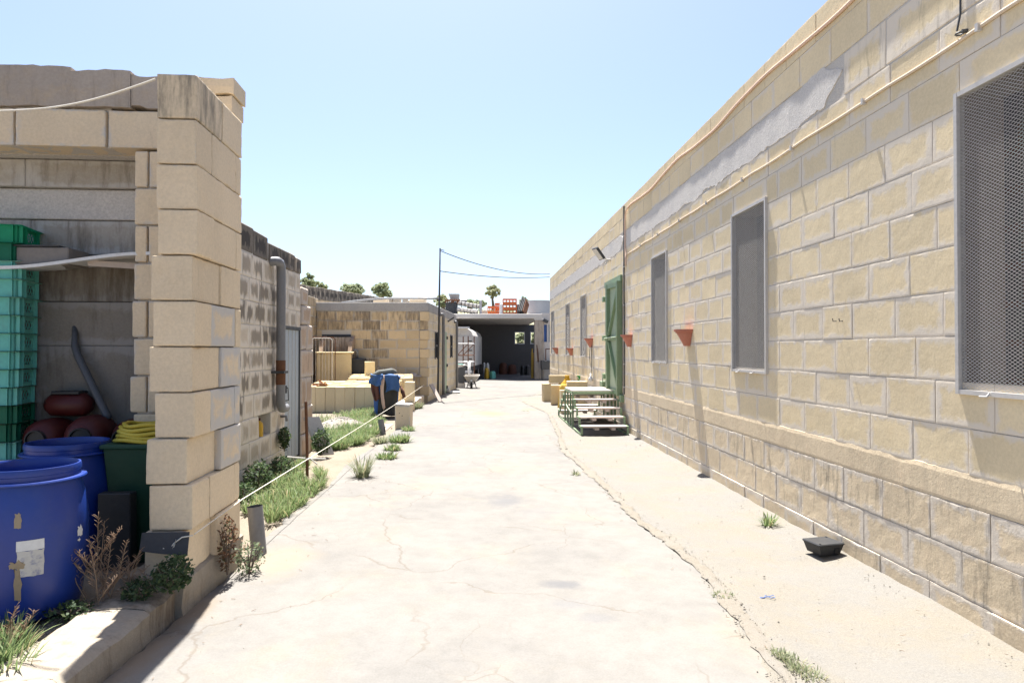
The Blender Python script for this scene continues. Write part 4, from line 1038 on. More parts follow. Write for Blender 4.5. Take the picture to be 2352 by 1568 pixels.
# ================================================================== lichen-stained wall with a grey door
SWX = -2.53
FS = frame((SWX, 0, 0), (0, 1, 0), (1, 0, 0))
sw = thing('stained_wall', (SWX, 7.5, .1), 'lichen-stained stone wall with a grey door behind the shed', 'wall')
so_ = [(9.06, 9.80, -.1, 1.88), (8.0, 8.45, .57, .83)]
rws = [(-.1, .305, .1), (.305, .57, .3)] + [(.57 + .26 * i, .57 + .26 * (i + 1), (.05 if i % 2 else .3)) for i in range(8)]
top = .57 + .26 * 8
for (a, b, z0, z1, ri) in lay(rws, 5.3, 9.82, so_, .35, .16, .30, .1):
    bl = (rng.uniform(.55, 1.0) if rng.random() < .8 else rng.uniform(0, .3)) if ri >= 3 else rng.uniform(.0, .4)
    if a > 8.4 and ri > 4: bl *= .5
    mb = MB(); mb.cbox((a + .004, -.2, z0 + .004), (b - .004, rng.uniform(-.002, .004), z1 - .004), .008, .004, (rng.random(), rng.uniform(.5, 1.0), bl), FS); mb.build('stone_block', M['stained'], sw)
for (a, b, z1) in ((5.3, 6.0, 2.99), (6.0, 6.6, 3.0), (6.6, 7.25, 2.985), (7.25, 7.78, 2.95), (7.78, 8.32, 2.94), (8.35, 8.78, 2.89), (8.78, 9.2, 2.88), (9.2, 9.5, 2.89), (9.5, 9.82, 2.87)):
    mb = MB(); mb.cbox((a + .003, -.2, top + .003), (b - .003, rng.uniform(0, .012), z1), .016, .008, (rng.random(), .1, 1.35 if a < 9 else 1.1), FS); mb.build('capping_stone', M['stained'], sw)
mb = MB()
for a, b in ((5.3, 8.0), (8.45, 9.06)): mb.box((a, -.24, -.1), (b, -.007, 2.86), FS)
mb.box((8.0, -.24, -.1), (8.45, -.007, .57), FS); mb.box((8.0, -.24, .83), (8.45, -.007, 2.86), FS); mb.box((8.0, -.24, .57), (8.45, -.2, .83), FS); mb.box((9.06, -.24, 1.88), (9.82, -.007, 2.86), FS)
mb.build('mortar_bed', M['mortar'], sw)
dm = MB(); dm.box((9.08, -.05, .12), (9.77, -.012, 1.86), FS); dr = dm.build('door', M['grey_door'], sw)
for q in (9.25, 9.43, 9.6):
    mb = MB(); mb.box((q - .004, -.0125, .12), (q + .004, -.006, 1.86), FS); mb.build('door_seam', M['galv'], dr)
mb = MB(); mb.box((9.02, -.06, 1.865), (9.82, .008, 1.905), FS); mb.box((9.775, -.05, .1), (9.81, .004, 1.865), FS); mb.build('door_frame', M['dark_metal'], dr)
mb = MB(); mb.tube([(9.09, -.008, 1.10), (9.09, .03, 1.09), (9.1, .035, .93), (9.09, -.008, .92)], .008, 6, m=FS); mb.box((9.08, -.012, 1.02), (9.11, .012, 1.12), FS); mb.build('door_handle', M['dark_metal'], dr)
# downpipe
p0 = SWX + .09; yp = 8.55
dp = thing('downpipe', (p0, yp, .5), 'thick grey plastic downpipe with elbows on the stained wall', 'pipe')
mb = MB(); mb.tube([(SWX, yp - .14, 2.66), (p0 - .03, yp - .14, 2.665), (p0 - .005, yp - .12, 2.665), (p0, yp - .06, 2.655), (p0, yp - .015, 2.62), (p0, yp, 2.55), (p0, yp, 1.2), (p0, yp, .98), (p0, yp + .015, .90), (p0, yp + .06, .865), (p0, yp + .12, .86), (p0, yp + .22, .86)], .055, 14); mb.build('pipe_run', M['grey_pipe'], dp, smooth=True, auto=60)
mb = MB(); mb.lathe([(.058, 0), (.0585, .30)], (p0, yp, 1.16), 14); mb.build('rusty_sleeve', M['rust'], dp, smooth=True)
mb = MB(); mb.box((SWX, yp - .09, 1.30), (p0 + .065, yp + .09, 1.33)); mb.build('pipe_clip', M['dark_metal'], dp)
mb = MB(); mb.tube([(SWX, 8.86, .74), (SWX + .07, 8.86, .74), (SWX + .08, 8.86, .68)], .018, 8); mb.build('tap_pipe', M['grey_pipe'], smooth=True, label='small grey pipe stub in the stained wall beside the door', cat='pipe')
bt = thing('yellow_bottle', (SWX - .055, 8.17, .575), 'yellow plastic bottle with a red cap in the wall niche', 'bottle')
mb = MB(); mb.lathe([(0, 0), (.05, 0), (.052, .02), (.052, .12), (.045, .155), (.02, .18), (.02, .19)], (SWX - .055, 8.17, .573), 14); mb.build('bottle_body', M['yellow'], bt, smooth=True, auto=50)
mb = MB(); mb.lathe([(.023, .185), (.023, .215), (0, .217)], (SWX - .055, 8.17, .573), 12); mb.build('cap', M['red_gas'], bt)
# broken pinkish stub beyond the door
rs = thing('broken_wall', (SWX, 10.2, .1), 'broken stub of pinkish stone wall next to the grey door', 'wall')
z = -.05
for i, (h_, e) in enumerate(((.42, .0), (.40, .01), (.42, -.02), (.40, .03), (.36, -.03), (.28, -.16), (.25, -.30))):
    ye = 10.50 + e + rng.uniform(-.015, .015)
    cs = [9.835, 9.835 + (ye - 9.835) * rng.uniform(.4, .6), ye] if i % 2 == 0 and i < 5 else [9.835, ye]
    for a, b in zip(cs, cs[1:]):
        mb = MB(); mb.cbox((a + .003, -.26, z + .004), (b - .003, .015 + rng.uniform(-.01, .012), z + h_ - .004), .018, .012, (rng.random(), rng.uniform(.3, .8), rng.uniform(.1, .45)), FS); mb.build('stone_block', M['red'], rs)
    z += h_
# ---- stake with crossbar, board, pipes, post, rope
p = G(706, 1105); t_ = atY(702, 922, p.y)
sk = thing('rusty_stake', p, 'rusty iron stake with a crossbar standing in the weeds', 'stake')
mb = MB(); mb.tube([(p.x, p.y, p.z - .05), (p.x - .005, p.y, .5), (p.x - .02, p.y, t_.z)], .017, 8); mb.build('rod', M['rust'], sk)
zc_ = atY(700, 1052, p.y).z
mb = MB(); mb.tube([(p.x - .22, p.y - .02, zc_ + .02), (p.x, p.y - .02, zc_ + .0), (p.x + .21, p.y - .02, zc_ - .005)], .010, 6); mb.tube([(p.x + .04, p.y - .03, zc_), (p.x + .12, p.y - .05, zc_ - .06)], .007, 6); mb.build('crossbar', M['galv'], sk)
pb = G(731, 1046); 
mb = MB(); pt = Vector((SWX + .03, pb.y + .12, .62)); 
dirv = (pt - pb); wv = Vector((.19, .06, 0)); th = Vector((.022, -.004, .012))
mb._add([pb, pb + wv, pb + wv + dirv, pb + dirv, pb + th, pb + wv + th, pb + wv + dirv + th, pb + dirv + th], [(0,1,2,3),(7,6,5,4),(0,4,5,1),(1,5,6,2),(2,6,7,3),(3,7,4,0)])
mb.build('leaning_board', M['galv'], label='pale grey board leaning against the broken wall stub', cat='board')
def stub(px, py, hgt, r, lean, label):
    p = G(px, py); root = thing('pipe_stub', p, label, 'pipe')
    mb = MB(); q = Vector((p.x + lean, p.y, p.z + hgt)); mb.tube([(p.x, p.y, p.z - .03), q], r, 20, caps=False); mb.build('pipe_wall', M['grey_pipe'], root, smooth=True)
    mb = MB(); mb.tube([(p.x, p.y, p.z + .02), q], r * .92, 20, caps=False); mb.disc((p.x, p.y, p.z + .03), r * .9, 16); mb.build('pipe_bore', M['dark_pipe'], root, smooth=True)
stub(596, 1274, .355, .054, -.035, 'short grey plastic pipe standing beside the wing wall')
stub(880, 994, .24, .052, -.045, 'short grey plastic pipe in the weeds near the blue bin')
pp = G(926, 985)
m = rotm(0, 0, -4, (pp.x, pp.y + .14, pp.z))
post = thing('stone_post', pp, 'squat stone post at the edge of the lane by the blue bin', 'stone post')
mb = MB(); mb.cbox((-.145, -.135, -.05), (.145, .135, .44), .012, .008, (.6, .2, .15), m); mb.build('post_block', M['pale'], post)
mb = MB(); mb.cbox((-.15, -.14, .442), (.15, .14, .475), .012, .01, (.4, .9, .4), m); mb.build('mortar_cap', M['mortar'], post)
for (x, z) in ((-.06, .30), (-.01, .25)):
    mb = MB(); mb.tube([(x, -.1375, z), (x, -.13, z)], .009, 8, m=m); mb.build('drill_hole', M['rubber'], post)
r0 = SX @ Vector((-1.62, 4.86, .55)); r1 = Vector((-1.55, 19.6, .60)); r0b = SX @ Vector((-1.62, 3.99, .54))
mb = MB(); mb.tube([r0b, r0] + [r0 + (r1 - r0) * (t / 24) + Vector((0, 0, -.03 * math.sin(math.pi * t / 24))) for t in range(1, 25)], .0034, 6); mb.build('marker_rope', M['rope'], label='white rope stretched low along the left side of the lane', cat='rope')
# ---- ledge of paving beside the yard
lg = thing('stone_ledge', (-1.85, 17.4, .1), 'low stone ledge between the yard and the lane', 'ledge')
ly = [15.9, 16.6, 17.4, 18.5, 19.6]
for a, b in zip(ly, ly[1:]):
    xr = -1.66 + (a - 14.5) / 5 * .12
    mb = MB(); mb.cbox((-2.05, a + .004, -.05), (xr, b - .004, g(-1.6, (a + b) / 2) + .20), .012, .006, (rng.random(), .3, .2)); mb.build('ledge_stone', M['pale'], lg)
# ---- rows of cut blocks in the yard
fp = G(722, 945); Yb = fp.y; gz_ = g(-3, Yb)
xl = fp.x - .25
rows_b = []
for i in range(8):
    xr = atY(905, 900, Yb).x + .02 * i if i < 4 else atY(948, 880, Yb + .32 * i).x - .02
    hz = .60 + .03 * i if i < 4 else .76 + .02 * (i - 4)
    rows_b.append((Yb + .315 * i, xl + (.0 if i < 4 else .7), xr, hz))
for ri, (y, xa, xb, h_) in enumerate(rows_b):
    n = int((xb - xa) / .236); 
    for k in range(n):
        x1 = xb - .236 * k
        e = rng.uniform(-.008, .008)
        mb = MB(); mb.cbox((x1 - .232, y + .003 + e, gz_ - .02), (x1, y + .309 + e, gz_ + h_ + rng.uniform(-.008, .008)), .007, .003, (rng.random(), 0, 0))
        on = ['first', 'second', 'third', 'fourth', 'fifth', 'sixth', 'seventh', 'eighth', 'ninth', 'tenth', 'eleventh', 'twelfth', 'thirteenth']
        mb.build('stone_block', M['fresh'], label=f"cream cut stone, {on[k]} from the right in the {(on[ri] + ' row') if ri else 'front row'} packed in the yard", cat='stone block', group='packed rows of cut stone blocks in the yard')
yk = rows_b[-1][0] - .3
p = atY(848, 845, yk)
loose('stone_block', (p.x - .13, yk - .05, gz_ + .82), (p.x + .13, yk + .25, gz_ + 1.17), 12, 'single cream stone block standing on top of the packed rows', group='packed rows of cut stone blocks in the yard')
p = atY(942, 900, Yb + .5); loose('stone_block', (p.x - .10, Yb + .12, g(-1.6, 15.4) + .205), (p.x + .13, Yb + .42, gz_ + .70), 0, 'upright cream stone block immediately right of the blue bin', group='packed rows of cut stone blocks in the yard')
# broken roof tiles on the blocks
tl = thing('roof_tile', (atY(712, 880, Yb + .4).x, Yb + .3, gz_ + .6), 'curved broken roof tiles lying on the packed stone rows', 'roof tile')
p = atY(716, 884, Yb + .35)
for k in range(3):
    m = rotm(12 * k, -18 + 20 * k, 30 + 25 * k, (p.x + .10 * k + .12, Yb + .22 + .06 * k, gz_ + .63 + .03 * k))
    mb = MB(); mb.lathe([(.10, -.16), (.10, .16), (.085, .16), (.085, -.16), (.10, -.16)], n=10, m=m @ Matrix.Rotation(R(90), 4, 'Y'), a0=-80, a1=80); mb.build('tile', M['tile'], tl)
# ---- blue bin with old clothes
p = G(882, 958); by = p.y + .3
bb = thing('blue_bin', (p.x, by, p.z), 'pale blue plastic bin hung with old work clothes', 'bin')
m = rotm(0, 0, 8, (p.x, by, p.z + .06))
mb = MB(); s0, s1 = .25, .295; mb._add([(-s0,-s0,0),(s0,-s0,0),(s0,s0,0),(-s0,s0,0),(-s1,-s1,.80),(s1,-s1,.80),(s1,s1,.80),(-s1,s1,.80)], [(3,2,1,0),(0,1,5,4),(1,2,6,5),(2,3,7,6),(3,0,4,7)], None, None, m); mb.build('bin_body', M['blue_bin'], bb)
mb = MB(); 
for (lo, hi) in (((-.32,-.32,.79),(.32,-.28,.84)), ((-.32,.28,.79),(.32,.32,.84)), ((-.32,-.28,.79),(-.28,.28,.84)), ((.28,-.28,.79),(.32,.28,.84))): mb.cbox(lo, hi, .006, m=m)
mb.build('bin_rim', M['blue_bin'], bb)
for sx in (-1, 1):
    mb = MB(); mb.tube([(sx*.15, .1, .03), (sx*.22, .1, .03)], .06, 14, m=m); mb.build('wheel', M['rubber'], bb)
def drape(x0, x1, zt, zb, yo, seed, taper=.0, over=.2, sw_=.02):
    mb = MB()
    def fn(u, v):
        x = x0 + (x1 - x0) * u + taper * (u - .5) * v * v
        f = sw_ * math.sin(u * 9 + seed + v * 2) * (.3 + v) + .02 * mnoise.noise(Vector((u * 4, v * 4, seed)))
        if v < .25: return (x, -.31 - yo + over * (1 - v / .25) + 0 * f, zt + .012 * math.sin(u * 7 + seed))
        q = (v - .25) / .75
        return (x + .03 * math.sin(q * 4 + seed), -.325 - yo - .03 * q + f, zt - (zt - zb) * q + .03 * math.sin(u * 5 + seed) * q)
    mb.sheet(18, 18, fn, .012, m=m); return mb
drape(-.12, .25, .855, .0, .0, 1.3, .05).build('trousers', M['cloth_dark'], smooth=True, label='dark work trousers hanging down the front of the blue bin', cat='trousers')
drape(-.31, -.13, .86, .33, .02, 3.1, -.06).build('brown_rag', M['cloth_brown'], smooth=True, label='brown rag hanging at the left corner of the blue bin', cat='rag')
drape(-.02, .27, .875, .52, .045, 5.2, .0).build('blue_shirt', M['cloth_blue'], smooth=True, label='blue work shirt thrown over the front edge of the bin', cat='shirt')
drape(-.34, -.08, .88, .66, .06, 7.7, .0).build('blue_cloth', M['cloth_blue'], smooth=True, label='blue cloth over the left front edge of the bin', cat='cloth')
drape(-.09, -.03, .855, .14, .05, 9.1, .0, sw_=.01).build('pink_strap', M['pink_pipe'], smooth=True, label='narrow pinkish strip of cloth hanging among the dark trousers', cat='cloth')
mb = MB(); mb.tube([(-.32, -.38, .82), (-.16, -.31, .92), (.0, -.22, .94), (.12, -.12, .955), (.2, .02, .93)], [.05, .065, .06, .065, .05], 12, m=m); mb.build('rolled_jacket', M['cloth_grey'], smooth=True, label='rolled grey jacket lying across the top of the blue bin', cat='jacket')
mb = MB(); mb.tube([(.33, -.12, .60), (.37, -.14, .48), (.41, -.16, .36)], [.02, .045, .03], 8, m=m); mb.tube([(.28, -.1, .60), (.345, -.1, .61)], .02, 6, m=m); mb.build('hanging_glove', M['cloth_brown'], smooth=True, label='dark glove hanging from the right side of the blue bin', cat='glove')
# ---- rubble heap
p = G(790, 985)
mb = MB()
for k in range(420):
    a = rng.random() * 6.283; r_ = abs(rng.gauss(0, .42)); x = p.x - .1 + r_ * math.cos(a) * 1.0; y = p.y + .3 + r_ * math.sin(a) * .8
    z = g(x, y) + .20 * math.exp(-(r_ / .42) ** 2) - .02
    pebble(mb, x, y, z, rng.uniform(.015, .05))
mb.grid(16, 16, lambda u, v: (p.x - .1 + 1.8 * (u - .5), p.y + .3 + 1.6 * (v - .5), g(p.x, p.y) - .02 + .22 * math.exp(-((1.8 * (u - .5)) ** 2 + (1.9 * (v - .5)) ** 2) / .2)))
mb.build('rubble_heap', M['rubble'], label='low heap of pale rubble in the weeds', cat='rubble', kind='stuff')

# ================================================================== outbuilding in the yard
Cx, Cy = -1.47, 19.8; zg = g(Cx, Cy)
ob = thing('outbuilding', (-3.2, 22, zg), 'flat-roofed buff stone outbuilding with two drainpipes and a green door', 'building')
FF = frame((Cx, Cy, 0), (1, 0, 0), (0, -1, 0)); FD = frame((Cx, Cy, 0), (.0845, .9964, 0), (.9964, -.0845, 0))
ztop = 2.95
rw = [(zg - .1 + .27 * i, zg - .1 + .27 * (i + 1), (.05 if i % 2 else .29)) for i in range(10)]
w1 = (atY(740, 800, Cy).x - Cx, atY(806, 800, Cy).x - Cx, atY(740, 835, Cy).z, atY(740, 768, Cy).z)
for (a, b, z0, z1, ri) in lay(rw, -3.17, -.24, [w1], .50, .25):
    st_ = clamp(1.05 - (ztop - z1) / 1.5) if b < -.9 or z1 > 2.3 else .25
    if -1.75 < (a + b) / 2 < -1.3: st_ = max(st_, .85)
    mb = MB(); mb.cbox((a + .004, -.2, z0 + .004), (b - .004, rng.uniform(-.003, .004), z1 - .004), .007, .003, (rng.random(), rng.uniform(.1, .6), st_ * rng.uniform(.5, .85)), FF); mb.build('stone_block', M['yard'], ob)
for i in range(10):
    z0, z1 = rw[i][0], rw[i][1]; pr = .03 if i % 2 else .0
    mb = MB(); mb.cbox((-.235 - (.0 if i % 2 else .0), -.2, z0 + .004), (.0 + pr, pr, z1 - .004), .01, .004, (.8 if i % 2 else .4, .1, .7 if i == 8 else .1), FF); mb.build('quoin', M['yard'], ob)
sop = [(1.31, 1.78, 1.32, 2.12), (3.08, 4.08, zg - .1, 2.2), (5.07, 5.55, 1.32, 2.1)]
for (a, b, z0, z1, ri) in lay(rw, .02, 6.9, sop, .5, .25):
    mb = MB(); mb.cbox((a + .004, -.2, z0 + .004), (b - .004, rng.uniform(-.003, .004), z1 - .004), .007, .003, (rng.random(), rng.uniform(.3, .8), rng.uniform(.0, .3)), FD); mb.build('stone_block', M['wall'], ob)
mb = MB(); mb.box((-3.17, -.22, zg - .1), (w1[0], -.008, 2.7), FF); mb.box((w1[1], -.22, zg - .1), (-.24, -.008, 2.7), FF); mb.box((w1[0], -.22, zg - .1), (w1[1], -.008, w1[2]), FF); mb.box((w1[0], -.22, w1[3]), (w1[1], -.008, 2.7), FF)
cu = [0.0, 1.31, 1.78, 3.08, 4.08, 5.07, 5.55, 6.9]
for i, (a, b) in enumerate(zip(cu, cu[1:])):
    if i % 2 == 0: mb.box((a, -.22, zg - .1), (b, -.008, 2.7), FD)
    else:
        o = sop[i // 2]; mb.box((a, -.22, zg - .1), (b, -.008, o[2]), FD); mb.box((a, -.22, o[3]), (b, -.008, 2.7), FD)
mb.build('mortar_bed', M['mortar'], ob)
mb = MB(); mb.cbox((-3.19, -.24, 2.70), (.012, .014, ztop), .01, .006, (.5, .5, .3), FF); mb.cbox((.0, -.24, 2.70), (6.9, .012, ztop), .01, .006, (.5, .5, .3), FD); mb.build('parapet_band', M['band'], ob)
mb = MB(); mb._add([(Cx - 3.17, Cy + .2, 2.8), (Cx - .2, Cy + .2, 2.8), (Cx + .35, Cy + 6.8, 2.8), (Cx - 3.17, Cy + 6.8, 2.8)], [(0, 1, 2, 3)]); mb.build('roof', M['render'], ob)
mb = MB(); mb.box((Cx - 3.17, Cy + .24, 0), (Cx - 2.97, Cy + 6.88, 2.9)); mb.box((Cx - 2.97, Cy + 6.7, 0), (Cx + .33, Cy + 6.88, 2.9)); mb.build('outer_wall', M['mortar'], ob)
mb = MB(); mb.box((w1[0], -.3, w1[2]), (w1[1], -.16, w1[3]), FF); f = mb.build('window', M['rubber'], ob)
mb = MB(); mb.box((w1[0], -.08, w1[3] - .05), (w1[1], .012, w1[3]), FF); mb.box((w1[1] - .05, -.08, w1[2]), (w1[1], .012, w1[3] - .05), FF); mb.box((w1[0], -.08, w1[2]), (w1[0] + .05, .012, w1[3] - .05), FF); mb.build('frame', M['dark_metal'], f)
for (a, b, z0, z1) in (sop[0], sop[2]):
    mb = MB(); mb.box((a, -.1, z0), (b, -.02, z1), FD); f = mb.build('shutter', M['dark_metal'], ob)
    mb = MB(); mb.box((a - .02, -.02, z0 - .02), (a + .04, .03, z1 + .02), FD); mb.box((b - .04, -.02, z0 - .02), (b + .02, .03, z1 + .02), FD); mb.box((a + .04, -.02, (z0 + z1) / 2 - .03), (b - .04, .028, (z0 + z1) / 2 + .03), FD); mb.build('frame', M['dark_metal'], f)
a, b, z0, z1 = sop[1]
mb = MB(); mb.box((a + .01, -.08, zg), ((a + b) / 2 - .004, .01, z1), FD); mb.box(((a + b) / 2 + .004, -.08, zg), (b - .01, .01, z1), FD); f = mb.build('door', M['green_pale'], ob)
for s_ in (a + .05, b - .05):
    for z in (zg + .2, zg + .95, z1 - .2):
        mb = MB(); mb.box((s_ - .05, .01, z - .05), (s_ + .05, .05, z + .05), FD); mb.build('hinge', M['dark_metal'], f)
def drain(s_, dtop, label):
    mb = MB(); P_ = lambda s, d, z: FD @ Vector((s, d, z))
    mb.tube([P_(s_ - .10, 0, dtop + .05), P_(s_ - .08, .07, dtop + .05), P_(s_ - .03, .09, dtop), P_(s_, .09, dtop - .1), P_(s_ + .02, .09, dtop - .6), P_(s_ + .02, .09, zg + .03)], .05, 12); mb.build('drainpipe', M['grey_pipe'], smooth=True, label=label, cat='pipe', group='drainpipes on the outbuilding')
drain(2.6, 2.69, 'grey drainpipe on the outbuilding between the near shutter and the green door')
drain(6.35, 2.6, 'grey drainpipe at the far end of the outbuilding')
lm = FD @ Vector((4.4, .12, 2.66)); mb = MB(); mb.cbox((-.14, -.05, -.02), (.14, .05, .03), .008, m=rotm(0, -35, 0, lm)); mb.tube([FD @ Vector((4.4, 0, 2.6)), lm], .015, 6); mb.build('wall_lamp', M['dark_metal'], label='small dark floodlight above the outbuilding door', cat='lamp')
# pole and overhead wires
pb_ = FD @ Vector((1.04, .14, zg)); pt_ = Vector((pb_.x + .06, pb_.y, 4.68))
po = thing('steel_pole', pb_, 'tall thin steel pole at the corner of the outbuilding', 'pole')
mb = MB(); mb.tube([(pb_.x, pb_.y, zg - .05), (pb_.x + .03, pb_.y, 2.5), (pt_.x, pt_.y, 4.68)], [.034, .03, .024], 10); mb.build('shaft', M['dark_metal'], po, smooth=True)
mb = MB(); mb.tube([(pt_.x, pt_.y, 4.64), (pt_.x + .12, pt_.y + .1, 4.62)], .012, 6); mb.build('hook', M['dark_metal'], po)
for (z, sag, zr, nm) in ((4.6, .22, 4.62, 'upper black wire from the steel pole across to the long building'), (3.98, .10, 4.5, 'lower black wire from the steel pole across to the long building')):
    a = Vector((pt_.x, pt_.y, z)); b = Vector((WX - .02, Y1 - .1, zr))
    mb = MB(); mb.tube([a + (b - a) * (t / 20) + Vector((0, 0, -sag * 4 * (t / 20) * (1 - t / 20))) for t in range(21)], .013, 6); mb.build('overhead_wire', M['cable'], label=nm, cat='wire')
mb = MB(); p = FD @ Vector((.15, .2, zg)); mb.bar((p.x + .16, p.y - .35, g(p.x, p.y) + .02), (p.x - .12, p.y - .1, g(p.x, p.y) + .5), .14, .03); mb.build('leaning_plank', M['wood'], label='short plank leaning against the outbuilding corner', cat='plank')
mb = MB(); mb.tube([Vector((-4.1, 20.6, 2.99)) + Vector((2.9 * t / 14, 0, .14 * math.sin(math.pi * min(1, t / 8 + .0) / 2) - .0)) for t in range(15)], .03, 8); mb.build('roof_pipe', M['grey_pipe'], smooth=True, label='grey pipe lying along the roof of the outbuilding', cat='pipe')
p = FF @ Vector((-.4, .16, 0)); mb = MB(); mb.cbox((p.x - .25, p.y - .12, zg + .72), (p.x + .22, p.y + .15, zg + .76), .006); mb.lathe([(.12, 0), (.09, .06), (0, .08)], (p.x, p.y, zg + .76), 12); mb.box((p.x - .05, p.y, zg + .02), (p.x + .05, p.y + .15, zg + .72)); mb.build('stone_stand', M['wood'], label='small stand with a lid at the outbuilding corner', cat='stand')
for (s_, nm) in ((-.5, 'single stone block on the outbuilding roof next to the steel pole'), (-1.6, 'single stone block on the outbuilding roof behind the roof pipe')):
    mb = MB(); mb.cbox((Cx + s_ - .15, Cy + 1.2, 2.805), (Cx + s_ + .3, Cy + 1.45, 3.13), .01, .004, (.7, .1, .1)); mb.build('stone_block', M['pale'], label=nm, cat='stone block')
# trough, tank, rods against the outbuilding
yt = Cy - .75; xa, xb = atY(727, 840, yt).x, atY(806, 840, yt).x; zr = atY(760, 808, yt).z
tr = thing('stone_trough', ((xa + xb) / 2, yt + .3, zg), 'stone trough with sloping cheeks against the outbuilding', 'trough')
mb = MB(); mb.cbox((xa, yt, zg - .05), (xb, yt + .12, zr - .05), .01, .004, (.6, .1, .2)); mb.build('front_slab', M['fresh'], tr)
mb = MB(); mb.cbox((xa - .03, yt - .04, zr - .048), (xb + .06, yt + .16, zr), .012, .004, (.8, .1, .1)); mb.build('rim_slab', M['fresh'], tr)
for x in (xa + .02, xb - .12):
    mb = MB(); mb.prism([(yt + .16, zg), (Cy - .02, zg), (Cy - .02, zr + .45), (yt + .35, zr + .3), (yt + .16, zr)], 0, x, x + .1); mb.build('cheek', M['red'], tr)
mb = MB(); mb.cbox((xa + .12, Cy - .12, zg), (xb - .12, Cy - .02, zr + .42), .01, .004, (.3, .5, .6)); mb.build('back_slab', M['red'], tr)
p = atY(823, 840, Cy - .4)
tk = thing('black_tank', (p.x, Cy - .35, zg), 'black plastic tank with a grey pipe beside the trough', 'tank')
mb = MB(); mb.cbox((p.x - .19, Cy - .55, zg), (p.x + .19, Cy - .12, atY(823, 823, Cy - .5).z), .03); mb.build('tank_body', M['black'], tk)
mb = MB(); zt_ = atY(823, 823, Cy - .5).z; mb.tube([(p.x - .05, Cy - .3, zt_), (p.x - .05, Cy - .3, zt_ + .2), (p.x - .09, Cy - .3, zt_ + .23), (p.x - .25, Cy - .3, zt_ + .23)], .04, 10); mb.build('inlet_pipe', M['grey_pipe'], tk, smooth=True)
mb = MB(); mb.tube([(p.x + .2 + .03 * math.sin(k), Cy - .57 + .02 * math.cos(k * .7), zg + .75 - .6 * k / 12) for k in range(13)], .025, 8); mb.build('green_hose', M['bin_green'], smooth=True, label='dark green hose hanging beside the black tank', cat='hose')
for i, (x0_, x1_, yy_, zz) in enumerate(((718, 763, Cy - 1.6, 778), (705, 770, Cy - 1.2, 776))):
    a, b = atY(x0_, zz, yy_), atY(x1_, zz, yy_)
    mb = MB(); mb.tube([(a.x, yy_, zg), (a.x, yy_, a.z), (a.x + .04, yy_, a.z + .02), (b.x - .06, yy_, b.z + .02), (b.x, yy_, b.z - .03), (b.x, yy_, zg)], .013, 6)
    for k in range(1, 6): mb.tube([(a.x + (b.x - a.x) * k / 6, yy_, zg), (a.x + (b.x - a.x) * k / 6, yy_, a.z + .015)], .005, 4, caps=False)
    mb.build('rod_hurdle', M['rust'] if i else M['galv'], label=('nearer' if i == 0 else 'farther') + ' thin rod hurdle standing in front of the trough', cat='hurdle', group='rod hurdles in the yard')
# walls left of and behind the yard
yw = thing('yard_wall', (-4.66, 18.5, zg), 'buff stone wall closing the left side of the yard', 'wall')
FY = frame((-4.66, 0, 0), (0, 1, 0), (1, 0, 0))
for (a, b, z0, z1, ri) in lay([(.1 + .27 * i, .1 + .27 * (i + 1), .25 * (i % 2)) for i in range(11)], 17.2, 20.0, [], .5, .25):
    mb = MB(); mb.cbox((a + .004, -.22, z0 + .004), (b - .004, rng.uniform(-.003, .004), z1 - .004), .007, .003, (rng.random(), rng.uniform(.2, .6), .3 + .35 * rng.random()), FY); mb.build('stone_block', M['yard'], yw)
mb = MB(); mb.box((17.2, -.2, 0), (20.0, -.008, 3.05), FY); mb.build('mortar_bed', M['mortar'], yw)
fw = thing('boundary_wall', (-8, 35, .3), 'long stone boundary wall with a blackened top behind the yard', 'wall')
A = atY(676, 652, 27.5); B = atY(912, 689, 43.0)
u_ = Vector((B.x - A.x, B.y - A.y, 0)); LW = u_.length; FWm = frame((A.x, A.y, 0), u_, (u_.y, -u_.x, 0))
mid = MB(); n = int(LW / .55)
for i in range(n):
    a, b = LW * i / n, LW * (i + 1) / n; zt2 = A.z + (B.z - A.z) * (i + .5) / n
    mb = MB(); mb.cbox((a + .005, -.2, zt2 - .52), (b - .005, .01, zt2 + rng.uniform(-.02, .03)), .012, .008, (rng.random(), .2, 1.15), FWm); mb.build('capping_stone', M['stained'], fw)
    for k in range(3):
        z1 = zt2 - .53 - .27 * k; mb = MB(); o_ = .25 * (k % 2) * (b - a)
        mb.cbox((a + o_ + .005, -.2, z1 - .262), (b + o_ - .005, .0, z1), .01, .005, (rng.random(), .3, .25), FWm); mb.build('stone_block', M['yard'], fw)
mb = MB(); mb._add([(0, -.02, -.2), (LW, -.02, -.2), (LW, -.02, B.z - .1), (0, -.02, A.z - .1), (0, -.2, -.2), (LW, -.2, -.2), (LW, -.2, B.z - .1), (0, -.2, A.z - .1)], [(0,1,2,3),(4,7,6,5),(3,2,6,7),(0,3,7,4),(1,5,6,2)], None, None, FWm); mb.build('mortar_bed', M['yard'], fw)
# ruin walls seen over the outbuilding roof
for (x0_, x1_, yb_, nm) in ((925, 972, 697, 'pale ruined stone wall beyond the outbuilding roof, left of the pole'), (868, 905, 700, 'pale ruined stone wall end beyond the outbuilding roof, farther left')):
    Yr = 40; a, b = atY(x0_, 684, Yr), atY(x1_, 690, Yr)
    rt = thing('ruined_wall', ((a.x + b.x) / 2, Yr, .33), nm, 'wall', 'ruined walls beyond the outbuilding')
    x = a.x
    while x < b.x:
        w_ = rng.uniform(.3, .55); mb = MB(); mb.cbox((x, Yr, .3), (x + w_ - .01, Yr + .4, a.z + rng.uniform(-.25, .2)), .03, .03, (rng.random(), .2, .2)); mb.build('stone_pile', M['pale'], rt); x += w_
